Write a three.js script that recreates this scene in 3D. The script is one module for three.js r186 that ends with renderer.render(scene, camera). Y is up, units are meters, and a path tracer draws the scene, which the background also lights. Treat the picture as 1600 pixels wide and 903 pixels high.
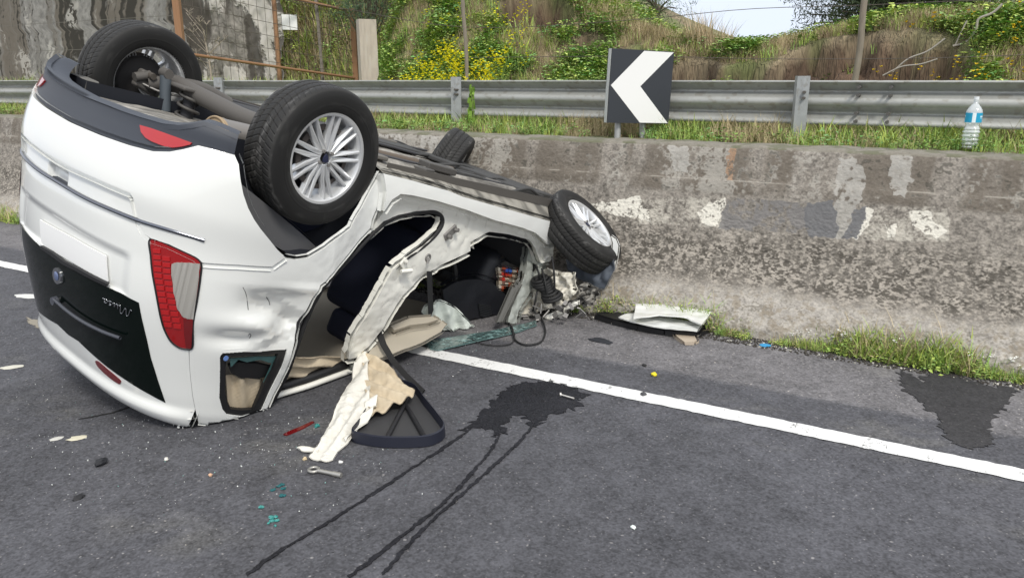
import * as THREE from 'three';
import { mergeGeometries } from 'three/addons/utils/BufferGeometryUtils.js';
import { RoundedBoxGeometry } from 'three/addons/geometries/RoundedBoxGeometry.js';

// ------------------------------------------------------------------ camera, sky, sun, exposure
const EYE = 1.52, FOCAL = 1200, CX = 800, CY = 451.5, PITCH = Math.atan(326 / 1200);
const scene = new THREE.Scene();
const camera = new THREE.PerspectiveCamera(2 * Math.atan(451.5 / FOCAL) * 180 / Math.PI, 1600 / 903, 0.05, 2000);
camera.position.set(0, EYE, 0);
camera.rotation.set(-PITCH, 0, 0);
const renderer = new THREE.WebGLRenderer({ antialias: true });
renderer.toneMapping = THREE.LinearToneMapping;
renderer.toneMappingExposure = 1.18;
renderer.shadowMap.enabled = true;
renderer.shadowMap.type = THREE.PCFSoftShadowMap;

function hash2(x, y, s = 0) { let h = (x * 374761393 + y * 668265263 + s * 974634777) | 0; h = Math.imul(h ^ (h >>> 13), 1274126177); h ^= h >>> 16; return (h >>> 0) / 4294967296; }
function vnoise(x, y, s = 0) {
  const xi = Math.floor(x), yi = Math.floor(y); let fx = x - xi, fy = y - yi; fx = fx * fx * (3 - 2 * fx); fy = fy * fy * (3 - 2 * fy);
  const a = hash2(xi, yi, s), b = hash2(xi + 1, yi, s), c = hash2(xi, yi + 1, s), d = hash2(xi + 1, yi + 1, s);
  return a + (b - a) * fx + (c - a) * fy + (a - b - c + d) * fx * fy;
}
function fbm(x, y, o = 4, s = 0) { let v = 0, a = 0.5, t = 0; for (let i = 0; i < o; i++) { v += a * vnoise(x, y, s + i); t += a; x *= 2.03; y *= 2.03; a *= 0.5; } return v / t; }
function rng(seed) { let s = seed >>> 0; return () => { s = (s + 0x6D2B79F5) >>> 0; let t = Math.imul(s ^ (s >>> 15), 1 | s); t = (t + Math.imul(t ^ (t >>> 7), 61 | t)) ^ t; return ((t ^ (t >>> 14)) >>> 0) / 4294967296; }; }
const clamp = (x, a, b) => Math.max(a, Math.min(b, x));
const sstep = (a, b, x) => { const t = clamp((x - a) / (b - a), 0, 1); return t * t * (3 - 2 * t); };
const lerp = (a, b, t) => a + (b - a) * t;
function interp(tab, x) { if (x <= tab[0][0]) return tab[0][1]; for (let i = 1; i < tab.length; i++) if (x <= tab[i][0]) { const [x0, y0] = tab[i - 1], [x1, y1] = tab[i]; return lerp(y0, y1, (x - x0) / (x1 - x0)); } return tab[tab.length - 1][1]; }
const V = (x, y, z) => new THREE.Vector3(x, y, z);

const SUN = V(0.24, 0.80, 0.56).normalize();
{ // bright, thinly overcast sky
  const w = 1024, h = 512, d = new Float32Array(w * h * 4);
  for (let j = 0; j < h; j++) for (let i = 0; i < w; i++) {
    const el = (0.5 - (j + 0.5) / h) * Math.PI, az = (i + 0.5) / w * Math.PI * 2;   // row 0 is the top after flipY below
    const y = Math.sin(-el), x = Math.cos(el) * Math.cos(az), z = Math.cos(el) * Math.sin(az);
    const up = Math.max(y, 0);
    const cx = x / (up + 0.35) * 1.6, cz = z / (up + 0.35) * 1.6;
    const c = sstep(0.30, 0.70, fbm(cx + 7, cz + 3, 5, 5));
    const L = 0.94 + 0.10 * up;
    const o = (j * w + i) * 4;
    d[o] = L * lerp(0.78, 1.0, c); d[o + 1] = L * lerp(0.86, 1.0, c); d[o + 2] = L * lerp(0.99, 1.01, c); d[o + 3] = 1;
  }
  const t = new THREE.DataTexture(d, w, h, THREE.RGBAFormat, THREE.FloatType);
  t.mapping = THREE.EquirectangularReflectionMapping; t.magFilter = THREE.LinearFilter; t.minFilter = THREE.LinearFilter; t.needsUpdate = true;
  scene.background = t; scene.environment = t;
}
const sun = new THREE.DirectionalLight(new THREE.Color(1, 0.955, 0.87), 2.1);
sun.position.copy(SUN).multiplyScalar(30); sun.target.position.set(0, 0, -4);
sun.castShadow = true; sun.shadow.radius = 22; sun.shadow.mapSize.set(2048, 2048);
Object.assign(sun.shadow.camera, { left: -14, right: 14, top: 14, bottom: -14, near: 1, far: 80 });
scene.add(sun, sun.target);

// ------------------------------------------------------------------ pixels to directions
const CP = Math.cos(PITCH), SP = Math.sin(PITCH);
function ray(u, v) { const a = (u - CX) / FOCAL, b = -(v - CY) / FOCAL; return V(a, b * CP - SP, -b * SP - CP); }
const EYEP = V(0, EYE, 0);
function onGround(u, v, y = 0) { const r = ray(u, v); return r.multiplyScalar((y - EYE) / r.y).add(EYEP); }
function atDepth(u, v, d) { return ray(u, v).multiplyScalar(d).add(EYEP); }          // d = metres along the view axis
// road frame: a runs along the road (to the right and nearer), D across it towards the bank
const RE = V(0.869, 0, 0.494).normalize(), RN = V(RE.z, 0, -RE.x);
const road = (a, y, D) => V(RE.x * a + RN.x * D, y, RE.z * a + RN.z * D);
const toRoad = p => [p.x * RE.x + p.z * RE.z, p.y, p.x * RN.x + p.z * RN.z];
function onD(u, v, D) { const r = ray(u, v); const t = D / (r.x * RN.x + r.z * RN.z); return r.multiplyScalar(t).add(EYEP); }

// ------------------------------------------------------------------ naming and assembling
const used = new Map();
function numbered(n) { const k = used.get(n) || 0; used.set(n, k + 1); return k ? `${n}_${String(k).padStart(3, '0')}` : n; }
function sh(m) { m.castShadow = true; m.receiveShadow = true; return m; }
function thing(name, label, category, pos = V(0, 0, 0), group) {
  const o = new THREE.Group(); o.name = numbered(name); o.position.copy(pos); scene.add(o);
  o.userData = { label, category }; if (group) o.userData.group = group; return o;
}
function part(name, geo, mat, parent, label) {
  if (Array.isArray(geo)) geo = merge(geo);
  const m = sh(new THREE.Mesh(geo, mat)); m.name = name; parent.add(m); if (label) m.userData.label = label; return m;
}
function single(name, geo, mat, label, category, group) {
  if (Array.isArray(geo)) geo = merge(geo);
  const m = sh(new THREE.Mesh(geo, mat)); m.name = numbered(name); scene.add(m);
  m.userData = { label, category }; if (group) m.userData.group = group; return m;
}
function structure(name, geo, mat) { const m = sh(new THREE.Mesh(geo, mat)); m.name = numbered(name); m.userData = { kind: 'structure' }; scene.add(m); return m; }
function merge(list) {
  list = list.filter(Boolean).map(g => { g = g.index ? g.toNonIndexed() : g; const r = new THREE.BufferGeometry(); r.setAttribute('position', g.attributes.position); if (!g.attributes.normal) g.computeVertexNormals(); r.setAttribute('normal', g.attributes.normal); const n = g.attributes.position.count; r.setAttribute('uv', g.attributes.uv || new THREE.BufferAttribute(new Float32Array(n * 2), 2)); if (g.attributes.color) r.setAttribute('color', g.attributes.color); return r; });
  if (list.some(g => g.attributes.color)) for (const g of list) if (!g.attributes.color) g.setAttribute('color', new THREE.BufferAttribute(new Float32Array(g.attributes.position.count * 3).fill(1), 3));
  return mergeGeometries(list, false);
}
const M4 = (p, q = new THREE.Quaternion(), s = V(1, 1, 1)) => new THREE.Matrix4().compose(p, q, s);
function bar(a, b, r0, r1 = r0, seg = 8) { // round bar between two points
  const d = b.clone().sub(a), l = d.length(); const g = new THREE.CylinderGeometry(r1, r0, l, seg, 1);
  g.applyMatrix4(M4(a.clone().add(b).multiplyScalar(0.5), new THREE.Quaternion().setFromUnitVectors(V(0, 1, 0), d.normalize()))); return g;
}
function boxAt(c, sx, sy, sz, q, r = 0) { const g = r ? new RoundedBoxGeometry(sx, sy, sz, 2, r) : new THREE.BoxGeometry(sx, sy, sz); g.applyMatrix4(M4(c, q || new THREE.Quaternion())); return g; }
function tube(pts, r, seg = 6, n = 0, closed = false) { return new THREE.TubeGeometry(new THREE.CatmullRomCurve3(pts, closed, 'centripetal'), n || pts.length * 6, r, seg, closed); }
function basis(x, y, z) { return new THREE.Quaternion().setFromRotationMatrix(new THREE.Matrix4().makeBasis(x, y, z)); }

// polygons: closed smooth outlines, grid clipping, panels over any mapped surface
function smoothPoly(pts, per = 6, tension = 0.5) { return new THREE.SplineCurve([...pts, pts[0]].map(p => new THREE.Vector2(p[0], p[1]))).getPoints(per * pts.length).slice(0, -1).map(p => [p.x, p.y]); }
function dens(pts, step) { const o = []; for (let i = 0; i < pts.length; i++) { const a = pts[i], b = pts[(i + 1) % pts.length]; const n = Math.max(1, Math.ceil(Math.hypot(b[0] - a[0], b[1] - a[1]) / step)); for (let k = 0; k < n; k++) o.push([lerp(a[0], b[0], k / n), lerp(a[1], b[1], k / n)]); } return o; }
function inPoly(x, y, P) { let c = false; for (let i = 0, j = P.length - 1; i < P.length; j = i++) { const a = P[i], b = P[j]; if ((a[1] > y) !== (b[1] > y) && x < (b[0] - a[0]) * (y - a[1]) / (b[1] - a[1]) + a[0]) c = !c; } return c; }
function areaOf(P) { let s = 0; for (let i = 0; i < P.length; i++) { const a = P[i], b = P[(i + 1) % P.length]; s += a[0] * b[1] - a[1] * b[0]; } return s / 2; }
function clipCell(P, x0, y0, x1, y1) {
  const cut = (Q, f, inter) => { const o = []; for (let i = 0; i < Q.length; i++) { const a = Q[i], b = Q[(i + 1) % Q.length], fa = f(a) >= 0, fb = f(b) >= 0; if (fa) o.push(a); if (fa !== fb) o.push(inter(a, b)); } return o; };
  const ix = X => (a, b) => [X, lerp(a[1], b[1], (X - a[0]) / (b[0] - a[0]))], iy = Y => (a, b) => [lerp(a[0], b[0], (Y - a[1]) / (b[1] - a[1])), Y];
  P = cut(P, p => p[0] - x0, ix(x0)); if (P.length) P = cut(P, p => x1 - p[0], ix(x1)); if (P.length) P = cut(P, p => p[1] - y0, iy(y0)); if (P.length) P = cut(P, p => y1 - p[1], iy(y1)); return P;
}
// poly (2-D, outer outline), holes, f(u, v) -> Vector3; out: which way the face looks; thick: depth of the folded rim behind it
function panelGeo(poly, f, { cell = 0.03, thick = 0.012, out, holes = [], uvScale = 1, back = false } = {}) {
  const pos = [], nor = [], uv = []; const e = 1e-3;
  const N = (u, v) => { const a = f(u + e, v).sub(f(u - e, v)), b = f(u, v + e).sub(f(u, v - e)); const n = a.cross(b).normalize(); const p = f(u, v); if (n.dot(out(p)) < 0) n.negate(); return [p, n]; };
  const push = (t, flip) => { const [A, B, C] = t; const g = B[0].clone().sub(A[0]).cross(C[0].clone().sub(A[0])); const seq = g.dot(A[1]) >= 0 ? [A, B, C] : [A, C, B]; for (const q of seq) { pos.push(q[0].x, q[0].y, q[0].z); nor.push(q[1].x, q[1].y, q[1].z); uv.push(q[2][0] * uvScale, q[2][1] * uvScale); } };
  const P = dens(poly, cell); const HL = holes.map(h => dens(h, cell));
  let x0 = 1e9, y0 = 1e9, x1 = -1e9, y1 = -1e9; for (const p of P) { x0 = Math.min(x0, p[0]); x1 = Math.max(x1, p[0]); y0 = Math.min(y0, p[1]); y1 = Math.max(y1, p[1]); }
  const key = new Map(); const at = (u, v) => { const k = `${u.toFixed(5)},${v.toFixed(5)}`; let r = key.get(k); if (!r) { const [p, n] = N(u, v); r = [p, n, [u, v]]; key.set(k, r); } return r; };
  const nx = Math.ceil((x1 - x0) / cell), ny = Math.ceil((y1 - y0) / cell);
  for (let i = 0; i < nx; i++) for (let j = 0; j < ny; j++) {
    const a = x0 + i * cell, b = y0 + j * cell; let Q = clipCell(P, a, b, a + cell, b + cell); if (Q.length < 3) continue;
    if (Math.abs(areaOf(Q)) < 1e-9) continue;
    const hc = HL.map(h => clipCell(h, a, b, a + cell, b + cell)).filter(h => h.length > 2 && Math.abs(areaOf(h)) > 1e-9);
    if (!hc.length && Q.length === 4 && Math.abs(Math.abs(areaOf(Q)) - cell * cell) < 1e-9) { const q = Q.map(p => at(p[0], p[1])); push([q[0], q[1], q[2]]); push([q[0], q[2], q[3]]); continue; }
    if (hc.some(h => Math.abs(areaOf(h)) > cell * cell * 0.9999)) continue;
    const clean = R => { const o = []; for (const p of R) if (!o.length || Math.hypot(p[0] - o[o.length - 1][0], p[1] - o[o.length - 1][1]) > 1e-6) o.push(p); if (o.length > 1 && Math.hypot(o[0][0] - o[o.length - 1][0], o[0][1] - o[o.length - 1][1]) < 1e-6) o.pop(); return o; };
    const put = R => { R = clean(R); if (R.length < 3) return; for (const t of THREE.ShapeUtils.triangulateShape(R.map(p => new THREE.Vector2(p[0], p[1])), [])) push(t.map(k => at(R[k][0], R[k][1]))); };
    if (!hc.length) { put(Q); continue; }
    const m = 6, s = cell / m;                                    // a rim cell of a hole: small squares
    for (let k = 0; k < m; k++) for (let l = 0; l < m; l++) { const R = clipCell(Q, a + k * s, b + l * s, a + (k + 1) * s, b + (l + 1) * s); if (R.length < 3) continue; const cxx = a + (k + 0.5) * s, cyy = b + (l + 0.5) * s; if (HL.some(h => inPoly(cxx, cyy, h))) continue; put(R); }
  }
  if (thick > 0) for (const L of [P, ...HL]) for (let i = 0; i < L.length; i++) {
    const A = at(...L[i]), B = at(...L[(i + 1) % L.length]); const inn = q => { const o = out(q[0]).clone().normalize(); return q[1].dot(o) > 0.45 ? q[1] : o; }; const A2 = A[0].clone().addScaledVector(inn(A), -thick), B2 = B[0].clone().addScaledVector(inn(B), -thick);
    const n = B[0].clone().sub(A[0]).cross(A[1]).normalize(); const q = [[A[0], n, A[2]], [B[0], n, B[2]], [B2, n, B[2]], [A2, n, A[2]]]; push([q[0], q[1], q[2]]); push([q[0], q[2], q[3]]);
  }
  if (back && !pos.some(x => x !== x)) { const k = pos.length; for (let i = 0; i < k; i += 9) { const t = [0, 2, 1]; for (const j of t) { pos.push(pos[i + j * 3] - nor[i + j * 3] * thick, pos[i + j * 3 + 1] - nor[i + j * 3 + 1] * thick, pos[i + j * 3 + 2] - nor[i + j * 3 + 2] * thick); nor.push(-nor[i + j * 3], -nor[i + j * 3 + 1], -nor[i + j * 3 + 2]); uv.push(0, 0); } } }
  const g = new THREE.BufferGeometry(); g.setAttribute('position', new THREE.Float32BufferAttribute(pos, 3)); g.setAttribute('normal', new THREE.Float32BufferAttribute(nor, 3)); g.setAttribute('uv', new THREE.Float32BufferAttribute(uv, 2)); return g;
}
function gridGeo(us, vs, f, col, uvf) { // sheet over two lists of coordinates
  const nu = us.length, nv = vs.length, pos = new Float32Array(nu * nv * 3), uv = new Float32Array(nu * nv * 2), c = col ? new Float32Array(nu * nv * 3) : null, idx = [];
  for (let j = 0; j < nv; j++) for (let i = 0; i < nu; i++) { const k = j * nu + i, p = f(us[i], vs[j]); pos.set([p.x, p.y, p.z], k * 3); const t = uvf ? uvf(us[i], vs[j]) : [us[i], vs[j]]; uv.set(t, k * 2); if (c) c.set(col(us[i], vs[j], p), k * 3); if (i && j) { const a = k - nu - 1, b = k - nu, d = k - 1; idx.push(a, b, k, a, k, d); } }
  const g = new THREE.BufferGeometry(); g.setAttribute('position', new THREE.BufferAttribute(pos, 3)); g.setAttribute('uv', new THREE.BufferAttribute(uv, 2)); if (c) g.setAttribute('color', new THREE.BufferAttribute(c, 3)); g.setIndex(idx); g.computeVertexNormals(); return g;
}
const range = (a, b, s) => { const n = Math.max(1, Math.round((b - a) / s)); return Array.from({ length: n + 1 }, (_, i) => a + (b - a) * i / n); };
// textures: f(x, y) in texels -> [r, g, b] linear 0..1 (colour) or one number (data)
function tex(w, h, f, { colour = true, repeat = true } = {}) {
  const d = new Uint8Array(w * h * 4);
  const enc = c => { c = clamp(c, 0, 1); return 255 * (c <= 0.0031308 ? c * 12.92 : 1.055 * Math.pow(c, 1 / 2.4) - 0.055); };
  for (let j = 0; j < h; j++) for (let i = 0; i < w; i++) { const v = f(i, j), o = (j * w + i) * 4; if (colour) { d[o] = enc(v[0]); d[o + 1] = enc(v[1]); d[o + 2] = enc(v[2]); } else d[o] = d[o + 1] = d[o + 2] = clamp(v, 0, 1) * 255; d[o + 3] = 255; }
  const t = new THREE.DataTexture(d, w, h, THREE.RGBAFormat); t.magFilter = THREE.LinearFilter; t.minFilter = THREE.LinearMipmapLinearFilter; t.generateMipmaps = true; if (repeat) t.wrapS = t.wrapT = THREE.RepeatWrapping; if (colour) t.colorSpace = THREE.SRGBColorSpace; t.needsUpdate = true; return t;
}
const lin = (r, g, b) => new THREE.Color().setRGB(r, g, b);
const mat = (c, roughness = 0.8, o = {}) => new THREE.MeshStandardMaterial({ color: Array.isArray(c) ? lin(...c) : c, roughness, side: THREE.DoubleSide, ...o });
const phys = (c, roughness, o = {}) => new THREE.MeshPhysicalMaterial({ color: Array.isArray(c) ? lin(...c) : c, roughness, side: THREE.DoubleSide, ...o });

// ================================================================== road
function pn(x, y, per, s) { // periodic value noise
  const xi = Math.floor(x), yi = Math.floor(y); let fx = x - xi, fy = y - yi; fx = fx * fx * (3 - 2 * fx); fy = fy * fy * (3 - 2 * fy);
  const w = k => ((k % per) + per) % per; const a = hash2(w(xi), w(yi), s), b = hash2(w(xi + 1), w(yi), s), c = hash2(w(xi), w(yi + 1), s), d = hash2(w(xi + 1), w(yi + 1), s);
  return a + (b - a) * fx + (c - a) * fy + (a - b - c + d) * fx * fy;
}
const asphaltMat = (() => {
  const n = 1536, S = 3.0;                                        // 3 m tile, about 2 mm a texel
  const hgt = new Float32Array(n * n), sp = new Float32Array(n * n);
  for (let j = 0; j < n; j++) for (let i = 0; i < n; i++) { const a = pn(i / 3, j / 3, n / 3, 1), b = pn(i / 6, j / 6, n / 6, 2), c = pn(i / 24, j / 24, n / 24, 3); hgt[j * n + i] = 0.45 * a + 0.4 * b + 0.15 * c; }
  const R = rng(11);
  for (let k = 0; k < 8500; k++) { // pale stones worn bare in the binder
    const x = R() * n, y = R() * n, r = 0.7 + R() * R() * R() * 3.2, v = 0.25 + R() * 0.75, el = 0.6 + R() * 0.8, an = R() * 6.3, ca = Math.cos(an), sa = Math.sin(an), m = Math.ceil(r * 1.6);
    for (let q = -m; q <= m; q++) for (let p = -m; p <= m; p++) { const u = (p * ca + q * sa) * el, w = (-p * sa + q * ca) / el; const d = Math.hypot(u, w) / r; if (d < 1) { const o = ((Math.floor(y) + q + n) % n) * n + ((Math.floor(x) + p + n) % n); sp[o] = Math.max(sp[o], v * (1 - d * d * 0.6)); } }
  }
  const map = tex(n, n, (i, j) => {
    const o = j * n + i, h = hgt[o], big = pn(i / 96, j / 96, n / 96, 7), med = pn(i / 40, j / 40, n / 40, 8);
    let v = 0.048 + 0.085 * (h - 0.32) + 0.014 * (big - 0.5) + 0.016 * (med - 0.5); v = Math.max(0.014, v); const s = sp[o];
    return [v * (1 - s) * 0.98 + 0.27 * s * 0.9, v * (1 - s) * 0.99 + 0.26 * s * 0.9, v * (1 - s) * 1.08 + 0.25 * s * 0.9];
  });
  const bump = tex(n, n, (i, j) => hgt[j * n + i] * 0.8 + sp[j * n + i] * 0.2, { colour: false });
  const rough = null;
  const m = mat([1, 1, 1], 0.86, { map, bumpMap: bump, bumpScale: 0.004, vertexColors: true });
  m.userData.scale = 1 / S; return m;
})();
{
  const us = [...range(-70, -14, 4), ...range(-13, -7, 0.25), ...range(-6.8, 5, 0.07), ...range(6, 40, 4)];
  const vs = [...range(-40, -6, 4), ...range(-4, 0, 0.3), ...range(0.3, 3.0, 0.07), ...range(3.06, 4.9, 0.035)];
  const col = (a, D) => {
    // travel lane: darker newer asphalt; hard shoulder past the edge line: older, greyer, with exposed grit
    const w = 3.80 + 0.05 * (fbm(a * 1.7, D * 2, 3, 21) - 0.5) + 0.05 * (fbm(a * 9, D * 9, 2, 22) - 0.5);
    const sh = sstep(w - 0.035, w + 0.035, D);
    const n1 = fbm(a * 0.8, D * 0.8, 4, 31), n2 = fbm(a * 3.5 + 9, D * 3.5, 4, 32), n3 = fbm(a * 11, D * 11, 3, 33);
    let v = lerp(1.06, 2.0, sh) * (0.86 + 0.20 * n1 + 0.14 * n2 + 0.12 * n3);
    const dust = sstep(0.60, 0.76, fbm(a * 1.3 + 40, D * 4.2 + 3, 4, 35)) * sstep(0.40, 0.62, n3) * 0.75;   // sandy dust lying in streaks
    let r = v * lerp(0.99, 1.05, sh), g = v * lerp(0.985, 1.0, sh), b = v * lerp(1.02, 0.955, sh);
    r += dust * 0.55; g += dust * 0.50; b += dust * 0.30;
    return [r, g, b];
  };
  structure('road', gridGeo(us, vs, (a, D) => road(a, 0, D), col, (a, D) => [a / 3, D / 3]), asphaltMat);
  structure('ground', gridGeo(range(-400, 400, 100), range(-400, 400, 100), (x, z) => V(x, -0.05, z), null, (x, z) => [x, z]), mat([0.10, 0.10, 0.06], 1));
}
const onRoadSheet = (poly, y, cell = 0.03, jag = 0, seed = 3, fq = 30) => { // a thin sheet lying on the road, outline from points on the ground
  let P = dens(poly.map(p => toRoad(onGround(p[0], p[1]))).map(p => [p[0], p[2]]), 0.012);
  if (jag) P = P.map(([a, D], i) => { const n = fbm(a * fq, D * fq, 3, seed) - 0.5, m = fbm(a * fq + 50, D * fq + 9, 3, seed + 5) - 0.5; return [a + n * jag, D + m * jag]; });
  return panelGeo(P, (a, D) => road(a, y, D), { cell, thick: 0.002, out: () => V(0, 1, 0), uvScale: 1 / 3 });
};
{ // edge line
  const n = 1024; const map = tex(n, 256, (i, j) => { const w = fbm(i / 20, j / 20, 4, 51), g = fbm(i / 3.5, j / 3.5, 3, 52); const worn = sstep(0.68, 0.82, 0.55 * w + 0.5 * g); const v = 0.80 - 0.14 * g; return [lerp(v, 0.22, worn), lerp(v, 0.215, worn), lerp(v * 0.985, 0.21, worn)]; });
  const edge = (a, s) => 0.008 * (fbm(a * 14, s * 10, 3, 54) - 0.5) + 0.012 * (fbm(a * 50, s * 10, 2, 55) - 0.5);
  const us = [...range(-60, -12, 3), ...range(-11.9, 5, 0.03), ...range(6, 30, 3)];
  const line = structure('edge_line', gridGeo(us, [0, 0.2, 0.8, 1], (a, t) => road(a, 0.004, lerp(3.345 + edge(a, 0), 3.462 + edge(a, 1), t)), null, (a, t) => [a / 2, t * 0.12]), mat([1, 1, 1], 0.75, { map }));
  const worn = mat([0.62, 0.62, 0.60], 0.8);
  single('paint_mark', onRoadSheet([[22, 461], [45, 460], [72, 462], [70, 466], [44, 467], [24, 465]], 0.004, 0.03, 0.02), worn, 'short worn white paint dash on road left of the car tailgate', 'road marking');
  const dust = mat([0.26, 0.235, 0.19], 0.95);
  single('scuff_mark', onRoadSheet([[40, 496], [52, 500], [64, 508], [82, 512], [102, 519], [90, 521], [66, 517], [52, 511]], 0.004, 0.03, 0.06, 8, 40), dust, 'sandy scuff mark on asphalt beside the rear window', 'scuff mark');
}
{ // hairline crack and fine glass crumbs
  structure('road_crack', onRoadSheet([[122, 655.5], [150, 650], [172, 646], [195, 638], [216, 631.5], [216, 632.6], [195, 639.4], [172, 647.2], [150, 651.2], [122, 656.3]], 0.004, 0.03, 0.01, 4, 50), mat([0.012, 0.012, 0.012], 0.95));
  const R = rng(303), cr = new THREE.OctahedronGeometry(0.0034, 0), n = 520, m = new THREE.InstancedMesh(cr, phys([1, 1, 1], 0.15, { clearcoat: 1 }), n), o = new THREE.Object3D();
  for (let i = 0; i < n; i++) { const q = R(); const c = q < 0.45 ? [470, 700, 190, 70] : q < 0.75 ? [160, 690, 190, 90] : q < 0.9 ? [760, 560, 130, 30] : [60, 560, 80, 90]; const g = () => (R() + R() + R() - 1.5) * 1.2; const p = onGround(c[0] + g() * c[2], Math.max(470, c[1] + g() * c[3])); o.position.set(p.x, 0.002, p.z); const s = 0.35 + 0.9 * R() * R(); o.scale.set(s * 1.3, s, s); o.rotation.set(R() * 6, R() * 6, R() * 6); o.updateMatrix(); m.setMatrixAt(i, o.matrix); const k = R(); m.setColorAt(i, k < 0.7 ? lin(0.62, 0.64, 0.62) : k < 0.85 ? lin(0.2, 0.36, 0.34) : lin(0.03, 0.03, 0.03)); }
  m.name = numbered('glass_grit'); m.userData = { label: 'fine pale glass grit strewn over the lane round the car', category: 'glass grit', kind: 'stuff' }; m.castShadow = m.receiveShadow = true; scene.add(m);
}
{ // spilled fluid
  const wet = phys([0.27, 0.27, 0.30], 0.5, { map: asphaltMat.map, bumpMap: asphaltMat.bumpMap, bumpScale: 0.004, specularIntensity: 0.35 });
  const run = (pts, w) => { const L = [], Rr = []; const C = new THREE.SplineCurve(pts.map(p => new THREE.Vector2(p[0], p[1]))).getPoints(60); for (let i = 0; i < C.length; i++) { const a = C[Math.max(0, i - 1)], b = C[Math.min(C.length - 1, i + 1)]; const dx = b.x - a.x, dy = b.y - a.y, l = Math.hypot(dx, dy); const k = w * (0.7 + 0.7 * vnoise(i * 0.35, 3, w | 0)) * (0.55 + 0.45 * i / C.length); L.push([C[i].x - dy / l * k, C[i].y + dx / l * k]); Rr.push([C[i].x + dy / l * k, C[i].y - dx / l * k]); } return [...L, ...Rr.reverse()]; };
  const body = onRoadSheet([[724, 674], [742, 655], [760, 640], [776, 622], [789, 612], [800, 603], [813, 598], [832, 599], [853, 594], [872, 597], [889, 601], [904, 607], [914, 616], [905, 630], [892, 640], [880, 645], [862, 650], [850, 656], [838, 668], [826, 664], [815, 650], [800, 652], [790, 666], [780, 684], [772, 672], [752, 670], [738, 668]], 0.004, 0.03, 0.10, 8, 42);
  const a = onRoadSheet(run([[735, 670], [715, 686], [640, 735], [540, 800], [440, 860], [385, 899]], 2.5), 0.0046, 0.03, 0.018, 8, 60);
  const b = onRoadSheet(run([[781, 672], [776, 690], [757, 717], [700, 780], [620, 845], [545, 903]], 2.7), 0.0052, 0.03, 0.018, 9, 60);
  const c = onRoadSheet(run([[836, 660], [818, 684], [788, 714], [720, 775], [660, 830], [598, 899]], 2.6), 0.0058, 0.03, 0.018, 10, 60);
  const s = thing('fluid_spill', 'dark fluid spill with three long runs trickling down the lane', 'spill'); part('puddle', body, wet, s); part('trickle', a, wet, s); part('trickle', b, wet, s); part('trickle', c, wet, s);
  single('fluid_stain', onRoadSheet([[1405, 580], [1422, 588], [1437, 597], [1446, 588], [1462, 584], [1498, 588], [1520, 596], [1536, 600], [1548, 605], [1575, 607], [1592, 611], [1578, 620], [1574, 632], [1563, 640], [1562, 651], [1548, 660], [1541, 668], [1546, 676], [1551, 685], [1547, 699], [1525, 696], [1509, 699], [1490, 690], [1475, 684], [1470, 665], [1466, 649], [1450, 640], [1437, 630], [1424, 618], [1414, 608]], 0.004, 0.03, 0.085, 12, 40), mat([0.50, 0.48, 0.47], 0.85, { map: asphaltMat.map, bumpMap: asphaltMat.bumpMap, bumpScale: 0.004 }), 'broad damp dark stain on shoulder below the water bottle', 'stain');
}

// ================================================================== concrete retaining wall along the shoulder
const WALL = [[4.585, -0.02], [4.60, 0.06], [4.70, 0.17], [4.84, 0.29], [4.94, 0.42], [5.0, 0.56], [5.045, 0.70], [5.085, 0.85], [5.10, 0.885], [5.115, 0.90], [5.16, 1.04], [5.185, 1.09], [5.215, 1.105], [5.5, 1.105], [5.52, 0.9]];
const wallLen = [0]; for (let i = 1; i < WALL.length; i++) wallLen.push(wallLen[i - 1] + Math.hypot(WALL[i][0] - WALL[i - 1][0], WALL[i][1] - WALL[i - 1][1]));
const wallAt = s => { let i = 1; while (i < WALL.length - 1 && wallLen[i] < s) i++; const t = (s - wallLen[i - 1]) / (wallLen[i] - wallLen[i - 1]); return [lerp(WALL[i - 1][0], WALL[i][0], t), lerp(WALL[i - 1][1], WALL[i][1], t)]; };
function pixelOnWall(u, v) { const r = ray(u, v); let best = null, bd = 1e9; for (let s = 0; s < 1.3; s += 0.004) { const [D, y] = wallAt(s); const t = D / (r.x * RN.x + r.z * RN.z); const yy = EYE + r.y * t; if (Math.abs(yy - y) < bd) { bd = Math.abs(yy - y); best = [t * (r.x * RE.x + r.z * RE.z), s]; } } return best; }
const WTOP = wallLen[11];
const wallShape = (a, s) => { // uneven roughcast
  const [D, y] = wallAt(s); const band = sstep(0.30, 0.44, s) * (1 - sstep(0.74, 0.86, s));
  const foot = sstep(0.0, 0.1, s) * (1 - sstep(0.3, 0.44, s));
  const k = 0.016 * band * (fbm(a * 26, s * 34, 3, 61) - 0.5) + 0.008 * (fbm(a * 9, s * 9, 3, 62) - 0.5) + 0.012 * foot * (fbm(a * 14, s * 16, 3, 63) - 0.5) + 0.02 * (fbm(a * 1.3, s * 2, 2, 64) - 0.5) * sstep(0, 0.2, s);
  const top = s > WTOP ? 0.03 * (fbm(a * 8, s * 8, 3, 66) - 0.5) : 0; return road(a, y + top * 0.6 + k * 0.3, D - k);
};
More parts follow.
